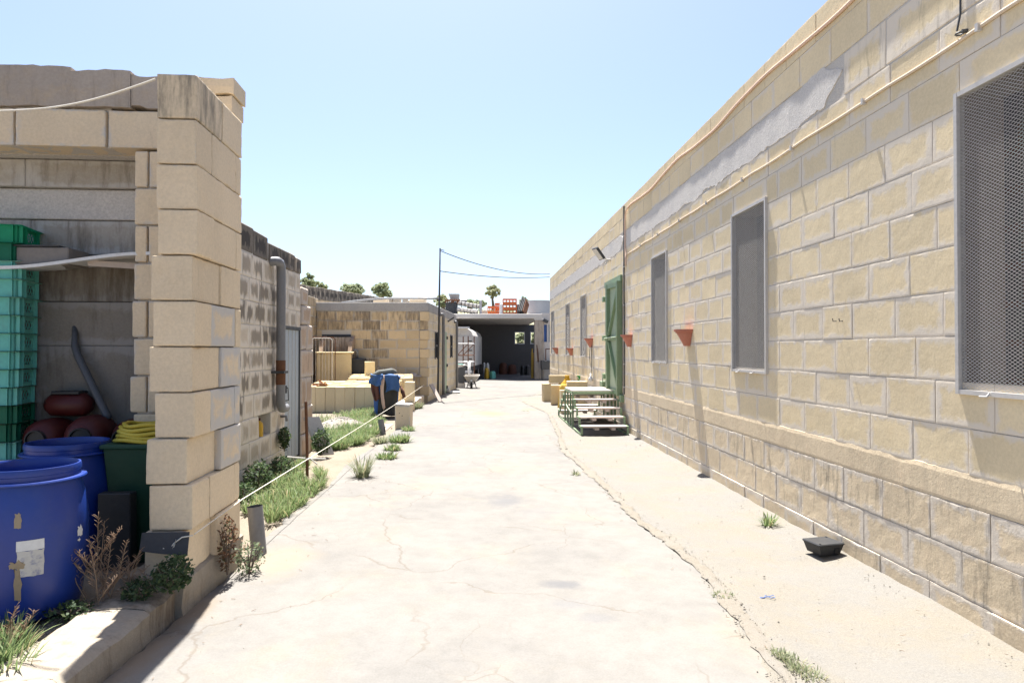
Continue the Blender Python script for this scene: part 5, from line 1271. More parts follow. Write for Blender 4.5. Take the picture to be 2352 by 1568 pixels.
# ================================================================== garage at the end of the lane
GY = 36.0; gg = g(1, GY)
def PG(px, py, Y=GY): return atY(px, py, Y)
zs_, zt3 = PG(1150, 731).z, PG(1150, 720.5).z; xr0, xr1 = PG(1228, 800).x, PG(1249, 800).x
ga = thing('garage', (1, GY + 4, gg), 'open concrete-roofed garage at the end of the lane', 'garage')
mb = MB(); mb.cbox((-4.2, GY - .05, zs_), (xr1 - .12, GY + 9.4, zt3), .02, .01, (.5, .4, .2)); mb.build('roof_slab', M['render'], ga)
mb = MB(); mb.cbox((xr0, GY, gg - .1), (xr1, GY + .55, zs_ - .10), .015, .01, (.5, .5, .4)); mb.build('pillar', M['beam'], ga)
mb = MB(); mb.cbox((xr0 - .03, GY - .03, zs_ - .098), (xr1 + .02, GY + .58, zs_ - .002), .01, .004); mb.build('pillar_head', M['render'], ga)
xw0, xw1 = PG(1182, 780, GY + 9).x, PG(1205.5, 780, GY + 9).x; zw0, zw1 = PG(1190, 790, GY + 9).z, PG(1190, 762, GY + 9).z
xv0, xv1 = PG(1218, 780, GY + 9).x, PG(1236, 780, GY + 9).x
mb = MB(); Y9 = GY + 9
for lo, hi in (((-4.2, Y9, gg - .1), (xw0, Y9 + .25, zs_)), ((xw0, Y9, gg - .1), (xw1, Y9 + .25, zw0)), ((xw0, Y9, zw1), (xw1, Y9 + .25, zs_)), ((xw1, Y9, gg - .1), (xv0, Y9 + .25, zs_)), ((xv0, Y9, gg - .1), (xv1, Y9 + .25, zw0)), ((xv0, Y9, zw1), (xv1, Y9 + .25, zs_)), ((xv1, Y9, gg - .1), (7, Y9 + .25, zs_))): mb.box(lo, hi)
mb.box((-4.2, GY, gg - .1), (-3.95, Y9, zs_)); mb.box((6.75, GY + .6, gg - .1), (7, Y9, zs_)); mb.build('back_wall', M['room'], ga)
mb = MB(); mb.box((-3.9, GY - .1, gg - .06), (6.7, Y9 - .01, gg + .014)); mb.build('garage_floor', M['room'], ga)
for (a, b) in ((xw0, xw1), (xv0, xv1)):
    mb = MB(); mb.box((a, Y9 + .02, zw0), (a + .05, Y9 + .08, zw1)); mb.box((b - .05, Y9 + .02, zw0), (b, Y9 + .08, zw1)); mb.box((a + .05, Y9 + .02, zw0), (b - .05, Y9 + .08, zw0 + .05)); mb.box((a + .05, Y9 + .02, zw1 - .05), (b - .05, Y9 + .08, zw1)); mb.build('window', M['white'], ga)
# wall with tall openings to the right of the pillar
rw_ = thing('side_wall', (5, GY + .4, gg), 'pale wall with tall openings right of the garage pillar', 'wall')
x0, x1 = xr1 - .1, 7.2
ops = [(PG(1250, 800).x, PG(1257, 800).x), (PG(1260.5, 800).x, PG(1268, 800).x)]; zo0, zo1 = PG(1250, 785).z, PG(1250, 745).z
mb = MB(); p_ = x0
for a, b in ops: mb.box((p_, GY + .15, gg - .1), (a, GY + .4, zt3 + .05)); mb.box((a, GY + .15, gg - .1), (b, GY + .4, zo0)); mb.box((a, GY + .15, zo1), (b, GY + .4, zt3 + .05)); p_ = b
mb.box((p_, GY + .15, gg - .1), (x1, GY + .4, zt3 + .05)); mb.build('wall_face', M['render'], rw_)
for a, b in ops:
    mb = MB(); mb.box((a, GY + .3, zo0), (b, GY + .33, zo1)); mb.build('pane', M['blue_bin'] if a == ops[0][0] else M['grey_door'], rw_)
mb = MB(); mb.cbox((-.14, -.1, -.08), (.14, .1, .08), .01, m=rotm(0, 25, 0, (PG(1253, 737).x, GY - .05, PG(1253, 737).z))); mb.build('floodlight', M['dark_metal'], label='dark floodlight on the wall above the garage pillar', cat='lamp')
# things beside the pillar: machine and dark drum
p = G(1257, 872)
mc = thing('work_trolley', (p.x, GY - .6, gg), 'dark trolley standing in the gap right of the garage pillar', 'trolley')
p = PG(1258, 840, GY - .6)
mb = MB(); mb.cbox((p.x - .35, GY - .9, gg + .55), (p.x + .6, GY - .3, gg + 1.0), .02); mb.build('tray', M['dark_metal'], mc)
for dx in (-.3, .5):
    mb = MB(); mb.bar((p.x + dx, GY - .6, gg), (p.x + dx, GY - .6, gg + .56), .06); mb.build('leg', M['dark_metal'], mc)
mb = MB(); mb.tube([(p.x - .1, GY - .6, gg + .98), (p.x - .1, GY - .6, gg + 1.6), (p.x + .3, GY - .6, gg + 1.62)], .03, 8); mb.build('handle', M['rust'], mc)
mb = MB(); mb.tube([(PG(1230, 795).x + .05, GY - .05, 1.8), (PG(1233, 795).x, GY - .05, 1.82), (PG(1235, 815).x, GY - .06, 1.4), (PG(1236, 832).x, GY - .05, .95)], .035, 8); mb.build('curved_rod', M['rust'], smooth=True, label='curved rusty rod leaning on the garage pillar', cat='rod')
# stored goods inside: sacks and boxes in the dark
def heap(px0, px1, py0, py1, Y, mat, nm, cat, name, n=3):
    a, b = PG(px0, py0, Y), PG(px1, py1, Y)
    root = thing(name, ((a.x + b.x) / 2, Y, gg), nm, cat)
    w_ = (b.x - a.x) / n
    for k in range(n):
        hgt = (a.z - gg) * rng.uniform(.75, 1)
        mb = MB()
        def fn(u, v, k=k, hgt=hgt):
            t = u * 6.283; r_ = (1 - .25 * v ** 3) * (1 if v < .95 else .6) * (1 + .08 * math.sin(3 * t + k))
            return (a.x + w_ * (k + .5) + .5 * w_ * r_ * math.cos(t), Y + .35 * r_ * math.sin(t), gg + .01 + v * hgt)
        mb.grid(16, 8, fn); mb.build('sack', mat, root, smooth=True)
heap(1108, 1124, 825, 865, GY + 2.6, M['white'], 'white sacks piled inside the garage beside the truck', 'sacks', 'white_sack', 2)
heap(1146, 1186, 832, 860, GY + 7.5, M['cloth_brown'], 'dull brown sacks heaped at the back of the dark garage', 'sacks', 'brown_sack', 2)
heap(1112, 1124, 843, 864, GY + .9, M['yellow'], 'bright yellow sack just inside the garage', 'sack', 'yellow_bag', 1)
heap(1124, 1139, 848, 863, GY + 1.0, M['crate'], 'turquoise bag just inside the garage', 'sack', 'turquoise_bag', 1)
heap(1220, 1228, 800, 862, GY + 1.5, M['yellow_net'], 'ochre sacks standing behind the garage pillar', 'sacks', 'ochre_sack', 2)
heap(1195, 1218, 838, 861, GY + 6, M['dark_metal'], 'dark drums in the right half of the garage', 'drums', 'dark_drum', 2)

# ---- lorry parked half inside
TY = 32.6; tx = PG(1086, 800, TY).x; TM = Matrix.Translation((tx, TY, gg)) @ Matrix.Rotation(R(-4.6), 4, 'Z')
lo = thing('lorry', (tx - 1, TY + 3, gg), 'white box lorry parked tail-out in the garage', 'lorry')
W_, H0, H1, L_ = 2.1, .78, 2.62, 5.6
mb = MB(TM); mb.prism([(-W_, H0), (0, H0), (0, H1 - .38), (-.10, H1 - .16), (-.32, H1 - .02), (-.5, H1), (-W_ + .5, H1), (-W_ + .32, H1 - .02), (-W_ + .1, H1 - .16), (-W_, H1 - .38)], 1, .05, L_); bd = mb.build('box_body', M['truck_white'], lo)
mb = MB(TM); mb.box((-W_ + .1, -.22, H1 - .04), (-.18, .3, H1 + .03)); mb.build('roof_lip', M['white'], bd)
for i in range(2):
    x0_ = -W_ / 2 + (.012 if i else -W_ / 2 + .06); x1_ = x0_ + W_ / 2 - .08
    mb = MB(TM); mb.cbox((x0_, .0, H0 + .08), (x1_, .05, H1 - .42), .01); d = mb.build('rear_door', M['truck_white'], lo)
    for z in (1.1, 1.5, 1.95):
        mb = MB(TM); xx = x1_ - .06 if i else x0_ + .06; mb.box((xx - .09, -.03, z), (xx + .09, .0, z + .05)); mb.build('hinge', M['dark_metal'], d)
    mb = MB(TM); xx = x0_ + .08 if i else x1_ - .08; mb.tube([(xx, -.025, H0 + .1), (xx, -.025, H1 - .5)], .016, 6); mb.build('lock_bar', M['rust'], d)
mb = MB(TM); mb.box((-W_ + .1, .1, .52), (-.1, L_, .76)); mb.build('chassis', M['dark_metal'], lo)
mb = MB(TM); mb.box((-W_ + .05, -.05, .46), (-.05, .05, .58)); mb.build('bumper', M['white'], lo)
for y in (1.3, 4.6):
    for x in (-W_ + .15, -.35):
        mb = MB(TM); mb.tube([(x, y, .42), (x + .24, y, .42)], .42, 22); wl = mb.build('wheel', M['rubber'], lo, smooth=True, auto=40)
        mb = MB(TM); mb.tube([(x + .235, y, .42), (x + .25, y, .42)], .2, 14); mb.build('rim', M['galv'], wl)
mb = MB(TM)
for k in range(7): mb.tube([(-W_ + .2 + .17 * k, -.01, H1 - .14), (-W_ + .32 + .17 * k, -.06, H1 - .22)], .05, 8)
mb.build('rope_bundle', M['pink_pipe'], label='bundled pinkish straps under the roof lip of the lorry', cat='straps')
# ---- scaffold frame
SY = 30.2; a = PG(1050, 800, SY).x; b = PG(1075.3, 800, SY).x; c = PG(1089, 800, SY + .7).x; gs = g(-.4, SY)
sf = thing('scaffold_frame', ((a + c) / 2, SY, gs), 'rusty scaffold frame standing behind the lorry', 'scaffold')
z1, z2, z3, z4 = (PG(1060, q, SY).z for q in (776, 789, 815.7, 831))
def sbar(p, q, mt='rust', r_=.024): 
    mb = MB(); mb.tube([p, q], r_, 8); mb.build('tube', M[mt], sf)
for x, y in ((a, SY), (b, SY), (c, SY + .7), (a + .25, SY + .7)): sbar((x, y, gs), (x, y, z1 + .08))
for z, mt in ((z2, 'white'), (z3, 'rust'), (z4, 'white')): sbar((a, SY, z), (b, SY, z), mt); sbar((a + .25, SY + .7, z), (c, SY + .7, z), mt); sbar((b, SY, z), (c, SY + .7, z), mt)
sbar((a, SY, z3), (b, SY, z2), 'rust', .018); sbar((a + .25, SY + .7, z3), (c, SY + .7, z2), 'rust', .018)
# ---- bin on a plinth, basin, wheelbarrow, post, step
p = G(1059.5, 891); gp = p.z
mb = MB(); mb.cbox((p.x - .16, p.y, gp), (p.x + .14, p.y + .4, gp + .19), .015, .01); mb.build('concrete_plinth', M['render'], label='mossy concrete plinth under the dark bin', cat='plinth')
wb = thing('dark_bin', (p.x, p.y + .2, gp + .19), 'dark grey bin on a plinth beside the outbuilding', 'bin')
zt4 = atY(1060, 846, p.y + .2).z
mb = MB(); x, y, z0_ = p.x - .0, p.y + .2, gp + .192
mb._add([(x-.12,y-.14,z0_),(x+.12,y-.14,z0_),(x+.12,y+.14,z0_),(x-.12,y+.14,z0_),(x-.15,y-.18,zt4),(x+.15,y-.18,zt4),(x+.15,y+.18,zt4),(x-.15,y+.18,zt4)], [(3,2,1,0),(4,5,6,7),(0,1,5,4),(1,2,6,5),(2,3,7,6),(3,0,4,7)]); mb.build('bin_body', M['dark_pipe'], wb)
mb = MB(); mb.cbox((x-.17,y-.2,zt4+.001),(x+.17,y+.2,zt4+.03),.008); mb.build('bin_lid', M['dark_pipe'], wb)
mb = MB(); mb.lathe([(0, 0), (.14, 0), (.20, .10), (.21, .10), (.21, .115), (.19, .115), (.13, .02), (0, .02)], (x - .08, y, zt4 + .032), 18); mb.build('basin', M['white'], smooth=True, auto=40, label='white basin standing on the dark bin', cat='basin')
mb = MB(); mb.sheet(10, 8, lambda u, v: (x - .2 + .5 * u, y - .2 + .3 * v, zt4 + .155 - .10 * clamp((u - .75) / .25) + .01 * math.sin(9 * u + 5 * v)), .008); mb.build('white_cloth', M['white'], smooth=True, label='white cloth spread over the basin on the dark bin', cat='cloth')
mb = MB(); mb.cbox((x - .15, y - .15, zt4 + .158), (x + .08, y + .02, zt4 + .18), .006); mb.build('green_tray', M['crate'], label='small turquoise tray on the white cloth', cat='tray')
pw = G(1083, 892); gw = pw.z; yw_ = pw.y + .25
br = thing('wheelbarrow', (pw.x, yw_, gw), 'grey metal wheelbarrow with sand standing in the lane', 'wheelbarrow')
def tray(u, v):
    t = u * 6.283; s_ = v; rx = .17 + .145 * s_; ry = .25 + .2 * s_
    cs, sn = math.cos(t), math.sin(t); k_ = (abs(cs) ** 3 + abs(sn) ** 3) ** (-1 / 3)
    return (pw.x + rx * cs * k_, yw_ + ry * sn * k_, gw + .25 + .25 * s_ + (.03 * (sn > 0.4) * s_))
mb = MB(); mb.grid(28, 6, tray); mb._add([tray(i / 28, 0) for i in range(28)], [tuple(range(28))]); mb.build('tray', M['galv'], br, smooth=True, auto=50)
mb = MB(); mb.tube([tray(i / 28, 1) for i in range(29)], .012, 6); mb.build('tray_rim', M['galv'], br)
for sx in (-1, 1):
    mb = MB(); mb.tube([(pw.x + sx * .12, yw_ + .1, gw + .27), (pw.x + sx * .19, yw_ - .12, gw), (pw.x + sx * .12, yw_ - .3, gw + .28)], .016, 8); mb.build('leg', M['dark_metal'], br)
    mb = MB(); mb.tube([(pw.x + sx * .06, yw_ - .55, gw + .2), (pw.x + sx * .16, yw_ + .3, gw + .25), (pw.x + sx * .24, yw_ + .95, gw + .45)], .016, 8); mb.build('handle', M['dark_metal'], br)
mb = MB(); mb.tube([(pw.x - .045, yw_ - .5, gw + .18), (pw.x + .045, yw_ - .5, gw + .18)], .18, 20); wl = mb.build('wheel', M['rubber'], br, smooth=True, auto=40)
mb = MB(); mb.tube([(pw.x - .05, yw_ - .5, gw + .18), (pw.x + .05, yw_ - .5, gw + .18)], .08, 12); mb.build('hub', M['galv'], wl)
mb = MB(); mb.grid(14, 10, lambda u, v: (pw.x + .24 * (2 * u - 1), yw_ + .34 * (2 * v - 1), gw + .40 + .06 * math.sin(u * 3.14) * math.sin(v * 3.14) + .012 * mnoise.noise(Vector((u * 5, v * 5, 0))))); mb.build('sand_load', M['sand'], smooth=True, label='heap of yellow sand in the wheelbarrow', cat='sand', kind='stuff')
a = atY(1077.5, 863, yw_ + 1.6); mb = MB(); mb.tube([(a.x, yw_ + 1.6, gw), (a.x, yw_ + 1.6, atY(1077.5, 831, yw_ + 1.6).z)], .055, 12); mb.build('white_post', M['white'], smooth=True, label='short white post standing behind the wheelbarrow', cat='post')
p = G(1033, 903)
ls = thing('low_platform', p, 'low grey metal platform lying before the outbuilding door', 'platform')
mb = MB(); mb.cbox((p.x - .3, p.y, p.z + .06), (p.x - .02, p.y + .5, p.z + .16), .01); mb.build('block', M['galv'], ls)
mb = MB(); mb.cbox((p.x + .0, p.y - .05, p.z + .02), (p.x + .35, p.y + .35, p.z + .06), .008); mb.build('plate', M['white'], ls)
# ---- goods on the garage roof
RZ = zt3 + .002
def roofbox(name, px0, px1, pyt, Y, dep, mat, label, cat, group=None, ch=.015):
    a, b = PG(px0, pyt, Y), PG(px1, pyt, Y)
    mb = MB(); mb.cbox((a.x, Y, RZ), (b.x, Y + dep, a.z), ch, .01); return mb.build(name, mat, label=label, cat=cat, group=group)
def lattice_crate(px0, px1, pyt, Y, label, tiers):
    a, b = PG(px0, pyt, Y), PG(px1, pyt, Y); root = thing('orange_crate', ((a.x + b.x) / 2, Y, RZ), label, 'crate', 'orange crates on the garage roof')
    hz = (a.z - RZ) / tiers; w_ = b.x - a.x
    for k in range(tiers):
        z = RZ + hz * k; mb = MB()
        for y in (Y, Y + .5):
            mb.box((a.x, y, z), (b.x, y + .03, z + hz * .35)); mb.box((a.x, y, z + hz * .8), (b.x, y + .03, z + hz * .985))
            for q in range(5): x = a.x + (w_ - .04) * q / 4; mb.box((x, y, z + hz * .35), (x + .04, y + .03, z + hz * .8))
        for x in (a.x, b.x - .03): mb.box((x, Y + .03, z), (x + .03, Y + .5, z + hz * .4)); mb.box((x, Y + .03, z + hz * .75), (x + .03, Y + .5, z + hz * .985))
        mb.box((a.x + .03, Y + .03, z), (b.x - .03, Y + .5, z + .03))
        mb.build('crate_tier', M['orange'], root)
lattice_crate(1120, 1139, 702.5, GY + .5, 'low orange plastic crate at the left of the garage roof', 1)
lattice_crate(1137, 1150, 695.5, GY + 1.1, 'narrow orange crate standing between its neighbours on the garage roof', 2)
lattice_crate(1155, 1187, 685.5, GY + .3, 'tall stack of orange lattice crates in the middle of the garage roof', 3)
roofbox('white_sheet', 1147, 1155, 698, GY + .35, .3, M['white'], 'pale sheet standing between orange crates on the roof', 'sheet')
roofbox('plaster_board', 1187, 1196, 698, GY + .6, .2, M['render'], 'grey board standing right of the tall orange crates', 'board')
for k in range(4):
    a = PG(1193 + 3.6 * k, 720, GY + .4); b = PG(1203 + 3.0 * k, 689 + 1.2 * k, GY + .8)
    mb = MB(); mb.bar((a.x, GY + .4, RZ + .02), (b.x, GY + .9, b.z), .05, .5)
    mb.build('leaning_sheet', M['dark_metal'] if k < 3 else M['rust'], label=['first', 'second', 'third', 'rusty last'][k] + ' of the sheets leaning against the roof tank, counted from the left', cat='metal sheet', group='sheets leaning on the roof tank')
a, b = PG(1212, 690, GY + 1.6), PG(1266, 690, GY + 1.6); r_ = (b.x - a.x) / 2
mb = MB(); mb.lathe([(r_, 0), (r_, a.z - RZ - .03), (r_ + .02, a.z - RZ - .03), (r_ + .02, a.z - RZ), (r_ - .03, a.z - RZ), (r_ - .03, .05), (0, .05)], ((a.x + b.x) / 2, GY + 1.6 + r_ * .6, RZ), 40); mb.build('roof_tank', M['tank'], smooth=True, auto=35, label='large round grey tank on the garage roof', cat='tank')
mc = thing('hopper_machine', (PG(1044, 700).x, GY + .8, RZ), 'old machine with a grey hopper on the garage roof', 'machine')
a, b = PG(1023, 693, GY + .6), PG(1049, 693, GY + .6)
mb = MB(); mb.cbox((a.x, GY + .6, RZ), (b.x, GY + 1.4, a.z), .03); mb.build('housing', M['dark_metal'], mc)
h0, h1 = PG(1030, 675, GY + .8), PG(1055, 675, GY + .8); hb = PG(1036, 691, GY + .8).z
mb = MB(); mb._add([(h0.x+.15,GY+.9,hb),(h1.x-.02,GY+.9,hb),(h1.x-.02,GY+1.3,hb),(h0.x+.15,GY+1.3,hb),(h0.x,GY+.7,h0.z),(h1.x,GY+.7,h0.z),(h1.x,GY+1.5,h0.z),(h0.x,GY+1.5,h0.z)], [(3,2,1,0),(0,1,5,4),(1,2,6,5),(2,3,7,6),(3,0,4,7)]); mb.build('hopper', M['tank'], mc)
mb = MB(); c0 = PG(1064, 689, GY + .9); mb.tube([(c0.x - .25, GY + 1, c0.z - .1), (c0.x + .2, GY + 1, c0.z - .1)], .14, 14); mb.build('motor', M['dark_metal'], mc, smooth=True, auto=40)
mb = MB()
for k in range(7): mb.tube([(a.x + .1 * k, GY + .55, a.z - .05 + .04 * (k % 3)), (a.x + .12 * k + .05, GY + .5, a.z + .12)], .05, 6)
mb.build('linkage', M['rust'], mc)
for row, (pa, pbx, pya, pyb) in enumerate(((1050, 1103, 694, 703), (1050, 1096, 709, 715))):
    Yc = GY + .75 - .35 * row; A1, B1_ = PG(pa, pya, Yc), PG(pbx, pyb, Yc)
    if row: A1.z = max(A1.z, RZ + .10); B1_.z = max(B1_.z, RZ + .08)
    cv = thing('roller_conveyor', ((A1.x + B1_.x) / 2, Yc, RZ), ('upper' if row == 0 else 'lower') + ' old roller conveyor on the left of the garage roof', 'conveyor', 'roller conveyors on the garage roof')
    for k in range(6):
        q = A1 + (B1_ - A1) * (k + .5) / 6; mb = MB(); mb.tube([(q.x - .08, Yc - .02, q.z), (q.x + .09, Yc + .05, q.z - .01)], .085, 12); mb.build('roller', M['render'], cv, smooth=True, auto=40)
        mb = MB(); mb.box((q.x + .10, Yc - .04, RZ if row else q.z - .26), (q.x + .13, Yc + .1, q.z + .03)); mb.build('bracket', M['dark_metal'], cv)
    mb = MB(); mb.bar(A1 + Vector((0, .15, -.10)), B1_ + Vector((0, .15, -.10)), .08, .08); mb.build('side_rail', M['tank'], cv)
    for q in (A1, B1_):
        mb = MB(); mb.bar((q.x, Yc + .15, RZ), (q.x, Yc + .15, q.z - .06), .05); mb.build('leg', M['dark_metal'], cv)
mb = MB(); q = PG(1104, 700, GY + .6); mb.cbox((q.x - .07, GY + .6, RZ), (q.x + .07, GY + .9, PG(1104, 689, GY + .6).z), .02, m=None); mb.build('machine_column', M['tank'], label='upright grey machine column at the end of the conveyor', cat='column')
mb = MB(); mb.cbox((PG(1106, 700).x, GY + 2.5, RZ), (PG(1121, 700).x, GY + 2.8, PG(1110, 706).z), .02, .01, (.5, .4, .3)); mb.build('roof_block', M['beam'], label='low masonry block behind the orange crates on the roof', cat='block')
# ================================================================== vegetation
def blade(mb, x, y, z, ln, wd, az, lean, curl, at):
    dx, dy = math.cos(az), math.sin(az); px, py = -dy, dx; vs = []
    for k, t in enumerate((0, .45, .8)):
        h = ln * t * math.cos(lean + curl * t * .5); o = ln * t * math.sin(lean + curl * t * .6); w_ = wd * (1 - .45 * t)
        vs += [(x + dx * o - px * w_, y + dy * o - py * w_, z + h), (x + dx * o + px * w_, y + dy * o + py * w_, z + h)]
    h = ln * math.cos(lean + curl * .5); o = ln * math.sin(lean + curl * .6)
    vs.append((x + dx * o, y + dy * o, z + h))
    mb._add(vs, [(0, 1, 3, 2), (2, 3, 5, 4), (4, 5, 6)], None, at)
def tuft(mb, x, y, z, r, ln, n, wd=.004, spread=.6):
    for _ in range(n):
        a = rng.random() * 6.283; q = r * math.sqrt(rng.random())
        blade(mb, x + q * math.cos(a), y + q * math.sin(a), z, ln * rng.uniform(.5, 1.1), wd * rng.uniform(.7, 1.3), a + rng.gauss(0, .6), abs(rng.gauss(spread * .5, spread * .4)), rng.uniform(.1, .9), (rng.random(), rng.random(), rng.random()))
def leafball(mb, c, rx, ry, rz, n, s, flat=0):
    for _ in range(n):
        while True:
            p = Vector((rng.uniform(-1, 1), rng.uniform(-1, 1), rng.uniform(-1, 1)))
            if .25 < p.length < 1: break
        p *= (.55 + .45 * rng.random()) / max(.3, p.length) * p.length ** .3
        q = Vector((c[0] + p.x * rx, c[1] + p.y * ry, c[2] + p.z * rz))
        a = Vector((rng.gauss(0, 1), rng.gauss(0, 1), rng.gauss(0, .7))).normalized(); b = a.cross(Vector((rng.gauss(0, 1), rng.gauss(0, 1), rng.gauss(0, 1)))).normalized()
        k = s * rng.uniform(.6, 1.3)
        mb._add([q - a * k, q - b * k * .5, q + a * k, q + b * k * .5], [(0, 1, 2, 3)], None, (rng.random(), rng.random(), rng.random()))
# --- grass along the foot of the stained wall and over the yard edge: one mass
poly_a = [(560,1200),(600,1190),(660,1185),(745,1115),(740,1075),(700,1062),(640,1060),(590,1090)]
poly_b = [(720,1040),(745,1030),(800,1030),(862,1000),(880,965),(858,930),(812,950),(770,1000),(740,990)]
def inside(p, poly):
    x, y = p; c = False
    for i in range(len(poly)):
        x1, y1 = poly[i]; x2, y2 = poly[i - 1]
        if (y1 > y) != (y2 > y) and x < (x2 - x1) * (y - y1) / (y2 - y1) + x1: c = not c
    return c
mb = MB()
def fill(mb, poly, n, ln, wd, nb, r=.05):
    xs_ = [p[0] for p in poly]; ys_ = [p[1] for p in poly]; k = 0
    while k < n:
        q = (rng.uniform(min(xs_), max(xs_)), rng.uniform(min(ys_), max(ys_)))
        if not inside(q, poly): continue
        p = G(*q)
        if p.x < SWX + .04 and p.y < 10.4: continue
        k += 1
        if mnoise.noise(Vector((p.x * 2.2, p.y * 2.2, 8))) < -.22: continue
        tuft(mb, p.x, p.y, p.z - .01, r, ln * rng.uniform(.6, 1.25), nb, wd, .8)
fill(mb, poly_a, 330, .13, .0045, 26)
fill(mb, poly_b, 620, .16, .006, 26, .07)
fill(mb, [(735,1000),(860,1000),(875,940),(730,955)], 200, .13, .006, 18, .08)
mb.build('grass', M['grass'], label='green grass and weeds growing along the left of the lane', cat='grass', kind='stuff')
# --- single clumps one can point at
def clump(px, py, r, ln, n, wd, mat, label, spread=.6, z=None, name='weed_clump'):
    p = G(px, py); mb = MB(); tuft(mb, p.x, p.y, p.z - .01 if z is None else z, r, ln, n, wd, spread)
    mb.build(name, M[mat], label=label, cat='weed', group='weed clumps beside the lane')
clump(832, 1098, .07, .30, 170, .0045, 'grass_grey', 'tall spiky grey-green weed standing alone at the edge of the lane', .35)
clump(917, 1016, .15, .17, 330, .008, 'grass', 'round bushy green weed below the stone post', .8)
clump(938, 990, .10, .13, 150, .007, 'grass', 'low green weed right of the stone post foot', .8)
clump(873, 1018, .10, .16, 170, .006, 'grass_grey', 'dusty green weed around the farther grey pipe', .7)
clump(901, 1035, .10, .13, 170, .008, 'grass', 'middle green weed in the line of clumps near the lane', .9)
clump(889, 1054, .12, .12, 190, .008, 'grass', 'nearest green weed in the line of clumps near the lane', .9)
clump(958, 938, .13, .20, 170, .008, 'grass_grey', 'green weed growing against the stone ledge', .5)
clump(625, 1196, .06, .22, 90, .004, 'grass', 'thin upright green weed behind the near grey pipe', .4)
clump(1765, 1205, .05, .13, 60, .006, 'grass', 'small green weed at the foot of the right-hand wall', .7)
clump(1324, 1092, .04, .09, 50, .006, 'grass_grey', 'small weed in the seam nearest the steps', .8)
clump(1662, 1370, .06, .045, 110, .004, 'grass_grey', 'small flat weed in the seam between lane and pavement', 1.0)
clump(1407, 1135, .04, .035, 40, .004, 'grass_grey', 'tiny weed in the seam halfway to the steps', 1.0)
clump(1204, 945, .10, .05, 60, .006, 'grass_grey', 'low dry weed at the far end of the pavement seam', 1.0)
mb = MB()
for k in range(26):
    p = G(1786 + 88 * k / 25 + rng.uniform(-10, 10), 1500 + 66 * k / 25 + rng.uniform(-6, 6)); tuft(mb, p.x, p.y, p.z - .005, .035, .05, 26, .003, 1.0)
mb.build('seam_weeds', M['grass_grey'], label='strip of low grey-green weeds in the seam at the bottom edge', cat='weed')
# --- bushes along the foot of the stained wall
def bush(c, rx, ry, rz, n, s, mat, label, name='bush'):
    root = thing(name, (c[0], c[1], c[2] - rz), label, 'bush'); mb = MB(); leafball(mb, c, rx, ry, rz, n, s); mb.build('foliage', M[mat], root)
    mb = MB()
    for k in range(6):
        a = k * 1.05; mb.tube([(c[0], c[1], c[2] - rz), (c[0] + rx * .3 * math.cos(a), c[1] + ry * .3 * math.sin(a), c[2] - rz * .2), (c[0] + rx * .75 * math.cos(a), c[1] + ry * .75 * math.sin(a), c[2] + rz * .5)], [.006, .005, .003], 5)
    mb.build('stem', M['bark'], root)
bush((-2.33, 7.35, .26), .17, .24, .17, 560, .022, 'bush', 'dark green bush at the foot of the stained wall')
bush((-2.32, 8.15, .22), .15, .26, .14, 480, .022, 'bush', 'lower dark bush beside the grey door')
bush((-2.45, 8.75, .48), .08, .13, .17, 420, .022, 'bush', 'dark leafy plant growing out of the stained wall')
bush((-2.22, 9.75, .30), .15, .2, .2, 500, .025, 'bush', 'dark weeds in the shade behind the leaning board')
bush((-2.3, 6.75, .2), .14, .16, .12, 420, .02, 'bush', 'low dark weeds just beyond the wing wall')
# --- plants on the kerb by the wing wall
bush((-1.66, 3.80, .38), .11, .13, .11, 560, .017, 'bush', 'dark green leafy plant spilling over the kerb by the wing wall')
bush((-1.82, 3.76, .31), .10, .10, .06, 230, .016, 'bush', 'dark leafy plant at the foot of the black membrane')
bush((-2.10, 3.62, .26), .14, .11, .05, 200, .015, 'bush', 'low dark weeds between barrel and kerb')
bush((-1.60, 4.45, .36), .05, .14, .20, 300, .015, 'bush_red', 'reddish dry plant clinging to the far foot of the wing wall')
bush((-1.52, 4.62, .22), .11, .14, .13, 260, .014, 'bush_pale', 'grey-green plant on the ground beside the near grey pipe')
# --- dry stalks
def stalk(base, tip, label, pods=46, side=.07, sub=3):
    root = thing('dry_stalk', base, label, 'dry weed', 'dry seeded stalks near the barrel'); b, t = Vector(base), Vector(tip); mb = MB()
    ax = (t - b)
    def podded(p0, p1, n, ln):
        n = int(n * .7); d = p1 - p0; mb.tube([p0, p0 + d * .5 + Vector((rng.gauss(0, .01), rng.gauss(0, .01), 0)), p1], [.0032, .0024, .0012], 5)
        for k in range(n):
            f = .25 + .75 * k / n; q = p0 + d * f; a = rng.random() * 6.283
            o = Vector((math.cos(a), math.sin(a), .9)).normalized() * ln * rng.uniform(.6, 1.1) * (1.15 - .5 * f)
            mb.tube([q, q + o * .6 + Vector((0, 0, .003)), q + o], [.0010, .0017, .0006], 4, caps=False)
    podded(b, t, pods, side)
    for k in range(sub):
        f = .15 + .5 * k / max(1, sub); q = b + ax * f; a = rng.random() * 6.283
        podded(q, q + Vector((math.cos(a) * .14, math.sin(a) * .10, ax.length * rng.uniform(.25, .45))), int(pods * .55), side * .8)
    mb.build('stem', M['dry'], root)
def sp(px, py, Y): p = atY(px, py, Y); return (p.x, p.y, p.z)
def ss(px, py):
    d = ray(px, py); t = 3
    for _ in range(20):
        p = EYE + d * t; t = (soilz(p.x, p.y) - EYE.z) / d.z
    return EYE + d * t
b0 = ss(219, 1402); stalk(b0, sp(226, 1180, b0.y + .05), 'tallest dry reddish stalk in front of the sunlit barrel', 60, .06, 4)
